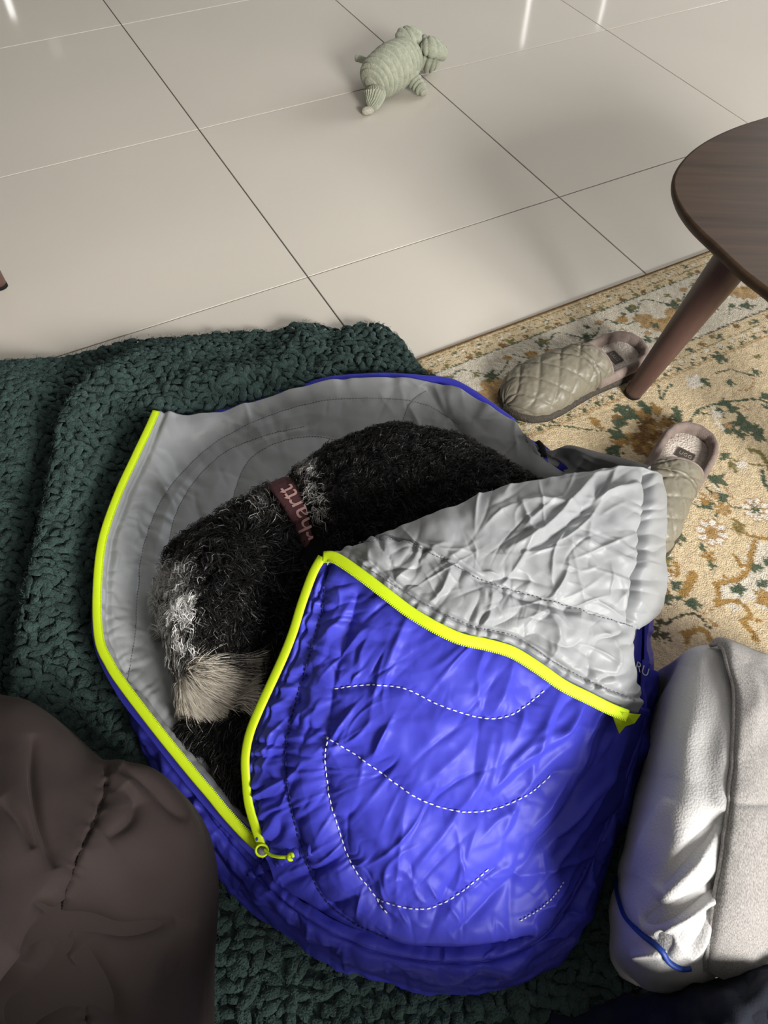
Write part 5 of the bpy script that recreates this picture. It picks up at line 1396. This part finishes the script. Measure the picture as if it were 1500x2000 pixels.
# white mesh jersey over something bulky, lower right
jersey = empty('white_jersey', tuple(U(1330, 1650, .0))); tag(jersey, 'white mesh jersey with blue piping wrapped over a bulky roll', 'clothing')
bpy.context.view_layer.update()
jr = [
    [DR(1318, 1300, .17, .0, -.02, .0), DR(1335, 1285, .18, .05, 0, .02), DR(1365, 1268, .2, .06, 0, .03), DR(1400, 1262, .21, .06, 0, .03), DR(1440, 1268, .21, .06, 0, .03), DR(1500, 1290, .2, .03, .02, .02)],
    [(1304, 1318, .12), (1325, 1282, .17), (1360, 1264, .2), (1400, 1264, .205), (1445, 1278, .195), (1510, 1310, .15)],
    [(1284, 1370, .09), (1305, 1340, .18), (1345, 1320, .224), (1395, 1315, .233), (1445, 1325, .228), (1520, 1350, .18)],
    [(1266, 1470, .09), (1290, 1450, .19), (1335, 1440, .240), (1390, 1440, .246), (1440, 1450, .245), (1510, 1470, .2)],
    [(1246, 1580, .09), (1275, 1570, .19), (1320, 1570, .243), (1380, 1570, .249), (1430, 1580, .245), (1490, 1600, .2)],
    [(1221, 1690, .09), (1252, 1690, .19), (1300, 1690, .242), (1362, 1700, .249), (1415, 1710, .24), (1475, 1730, .2)],
    [(1202, 1780, .09), (1232, 1785, .18), (1280, 1795, .225), (1340, 1810, .24), (1395, 1820, .23), (1450, 1840, .19)],
    [(1205, 1850, .09), (1232, 1862, .16), (1275, 1875, .195), (1325, 1885, .21), (1375, 1890, .2), (1430, 1900, .17)],
    [(1228, 1900, .09), (1250, 1910, .13), (1285, 1920, .155), (1325, 1925, .165), (1370, 1925, .16), (1420, 1930, .14)],
    [(1245, 1925, .05), (1265, 1935, .09), (1295, 1942, .11), (1330, 1945, .11), (1370, 1945, .10), (1420, 1950, .1)]]
jr = [jr[0][:1] + jr[0]] + [[DR(r_[0][0], r_[0][1], r_[0][2], .012, .012, 0)] + r_ for r_ in jr[1:]]
JP = loft(rowsU(jr), 300, 240); jx, jy = PX(JP); JN = gnormals(JP)
pip = [(1206, 1715), (1208, 1750), (1225, 1795), (1255, 1825), (1285, 1850), (1305, 1875), (1325, 1888), (1346, 1888)]
d, s, sd = seamdist(jx, jy, pip)
h = -.004 * np.exp(-d / 7) + .004 * fbm(jx / 120, jy / 120, 2, 9)
for pl, w_, a_ in (([(1410, 1585), (1370, 1640), (1320, 1690), (1285, 1735)], 13, -.013), ([(1315, 1565), (1290, 1610), (1260, 1665), (1235, 1710)], 12, .008), ([(1405, 1610), (1370, 1665), (1330, 1720), (1290, 1765)], 16, .009), ([(1405, 1720), (1350, 1760), (1290, 1790), (1250, 1800)], 13, -.014), ([(1400, 1745), (1350, 1785), (1310, 1810), (1290, 1830)], 10, .012), ([(1395, 1770), (1360, 1820), (1330, 1850)], 14, -.012), ([(1285, 1820), (1300, 1840), (1290, 1860)], 9, -.010), ([(1230, 1870), (1270, 1860), (1300, 1868)], 10, .008), ([(1345, 1885), (1375, 1840), (1400, 1760)], 9, .008), ([(1340, 1300), (1330, 1400), (1310, 1520)], 22, .004)):
    h += crease_line(jx, jy, pl, w_, a_)
h *= np.clip(np.arange(300)[:, None] / 40, 0, 1) * np.clip((300 - np.arange(300)[:, None]) / 20, 0, 1)
JS = JP + JN * h[..., None]
jc = shell('mesh_cloth', JS, MT['mesh_white'], jersey, .003, JN, JP)
S_j = Surf(JS)
_pq = S_j.along(pip, 90, .0014)
for _ in range(12): _pq[1:-1] = (_pq[:-2] + 2 * _pq[1:-1] + _pq[2:]) / 4
ribbon('piping', _pq, MT['piping'], jersey, .0026, .0018, seg=10)

# grey heather cloth over the jersey
grey = empty('grey_heather_garment', tuple(U(1460, 1600, .1))); tag(grey, 'light grey heathered garment lying over the white jersey at the right', 'clothing')
bpy.context.view_layer.update()
hr = [
    [(1385, 1262, 0.224), (1402, 1248, 0.229), (1440, 1258, 0.223), (1500, 1285, 0.206), (1580, 1320, 0.154), (1660, 1360, 0.060)],
    [(1412, 1265, 0.234), (1425, 1262, 0.239), (1455, 1275, 0.233), (1510, 1302, 0.216), (1590, 1340, 0.164), (1680, 1390, 0.060)],
    [(1422, 1300, 0.242), (1436, 1310, 0.247), (1470, 1325, 0.241), (1530, 1350, 0.224), (1600, 1390, 0.172), (1690, 1430, 0.060)],
    [(1436, 1360, 0.247), (1450, 1370, 0.252), (1485, 1385, 0.246), (1545, 1410, 0.219), (1610, 1440, 0.177), (1690, 1480, 0.060)],
    [(1431, 1480, 0.253), (1446, 1485, 0.258), (1485, 1500, 0.252), (1550, 1520, 0.225), (1615, 1545, 0.183), (1690, 1580, 0.060)],
    [(1422, 1590, 0.253), (1438, 1595, 0.258), (1480, 1610, 0.252), (1545, 1630, 0.225), (1610, 1655, 0.183), (1690, 1690, 0.060)],
    [(1408, 1700, 0.250), (1424, 1705, 0.255), (1470, 1720, 0.249), (1540, 1740, 0.222), (1610, 1765, 0.180), (1690, 1800, 0.060)],
    [(1395, 1790, 0.238), (1412, 1795, 0.243), (1460, 1810, 0.237), (1530, 1830, 0.210), (1600, 1855, 0.168), (1690, 1890, 0.060)],
    [(1382, 1860, 0.215), (1400, 1868, 0.220), (1450, 1885, 0.214), (1520, 1905, 0.187), (1600, 1930, 0.145), (1690, 1960, 0.060)],
    [(1374, 1895, 0.185), (1392, 1905, 0.190), (1440, 1925, 0.184), (1510, 1950, 0.157), (1600, 1980, 0.115), (1690, 2010, 0.060)]]
HP = loft(rowsU(hr), 160, 120); hx, hy = PX(HP); HN = gnormals(HP)
h = .003 * fbm(hx / 110, hy / 110, 2, 17) + crease_line(hx, hy, [(1420, 1565), (1460, 1570), (1520, 1568)], 6, -.003) + crease_line(hx, hy, [(1460, 1300), (1475, 1360), (1470, 1450)], 12, .004) + crease_line(hx, hy, [(1490, 1310), (1500, 1360), (1495, 1400)], 8, .003)
h += creases(hx, hy, 30, (1400, 1270, 1600, 1900), 80, 30, 50, 12, .002, 33)
HS = HP + HN * h[..., None]
hc = shell('heather_cloth', HS, MT['heather'], grey, .003, HN, HP)
ribbon('hem', resample(HS[6:, 0], 120), MT['heather'], grey, .0022, .0018, seg=8)

# dark navy cloth in the lower right corner
navy = empty('navy_garment', tuple(U(1400, 1980, .05))); tag(navy, 'dark navy cloth filling the lower right corner below the grey garment', 'clothing')
bpy.context.view_layer.update()
nr_ = [
    [(1080, 1995, .035), (1150, 1965, .045), (1220, 1940, .06), (1300, 1925, .10), (1380, 1905, .16), (1450, 1885, .2), (1540, 1865, .2), (1640, 1850, .14)],
    [(1080, 2010, .045), (1150, 1985, .065), (1220, 1965, .09), (1300, 1950, .14), (1380, 1930, .19), (1450, 1912, .22), (1540, 1895, .22), (1640, 1880, .18)],
    [(1080, 2050, .06), (1150, 2040, .09), (1220, 2025, .12), (1300, 2010, .17), (1380, 1995, .21), (1450, 1985, .235), (1540, 1970, .235), (1640, 1960, .2)],
    [('w', .07, -.03, .10), ('w', .13, -.04, .16), ('w', .19, -.05, .2), ('w', .25, -.06, .22), ('w', .32, -.07, .22), ('w', .39, -.07, .2), ('w', .47, -.06, .17), ('w', .56, -.05, .12)],  # rows from here rise out of frame: unseen lap added to darken the foreground
    [('w', -.12, -.12, .22), ('w', -.02, -.13, .33), ('w', .09, -.14, .37), ('w', .2, -.15, .36), ('w', .3, -.16, .3), ('w', .41, -.16, .24), ('w', .52, -.15, .18), ('w', .62, -.13, .12)],
    [('w', -.16, -.25, .24), ('w', -.04, -.27, .36), ('w', .08, -.28, .42), ('w', .2, -.29, .40), ('w', .32, -.3, .3), ('w', .44, -.3, .22), ('w', .56, -.29, .16), ('w', .66, -.27, .1)]]
NP = loft(rowsU(nr_), 110, 160); nx_, ny_ = PX(NP); NNv = gnormals(NP)
NS = NP + NNv * (.006 * fbm(nx_ / 60, ny_ / 60, 3, 23) + creases(nx_, ny_, 14, (1100, 1900, 1500, 2050), -20, 25, 60, 10, .006, 34))[..., None]
shell('navy_cloth', NS, MT['navy'], navy, .004, NNv, NP)
# unseen torso of the sitter, added out of frame to shade the lower left
tr = [[np.array([-.10 + a * .25 * math.cos(t) + .02 * z, -.36 + a * .13 * math.sin(t) - .04 * z, z]) for t in np.linspace(0, 2 * math.pi, 40)] for z, a in ((.30, 1.15), (.42, 1.05), (.58, .95), (.74, 1.0), (.9, 1.02), (1.0, .8), (1.05, .4), (1.06, .12))]
TPn = loft(tr, 60, 120); tx_, ty_ = TPn[..., 0] * 400, TPn[..., 2] * 400
TN = TPn - np.array([-.10, -.36, .6]); TN /= np.linalg.norm(TN, axis=2, keepdims=True)
shell('unseen_torso', TPn + TN * (.006 * fbm(tx_ / 40, ty_ / 40, 2, 5))[..., None], MT['navy'], navy, .004, TN, TPn)
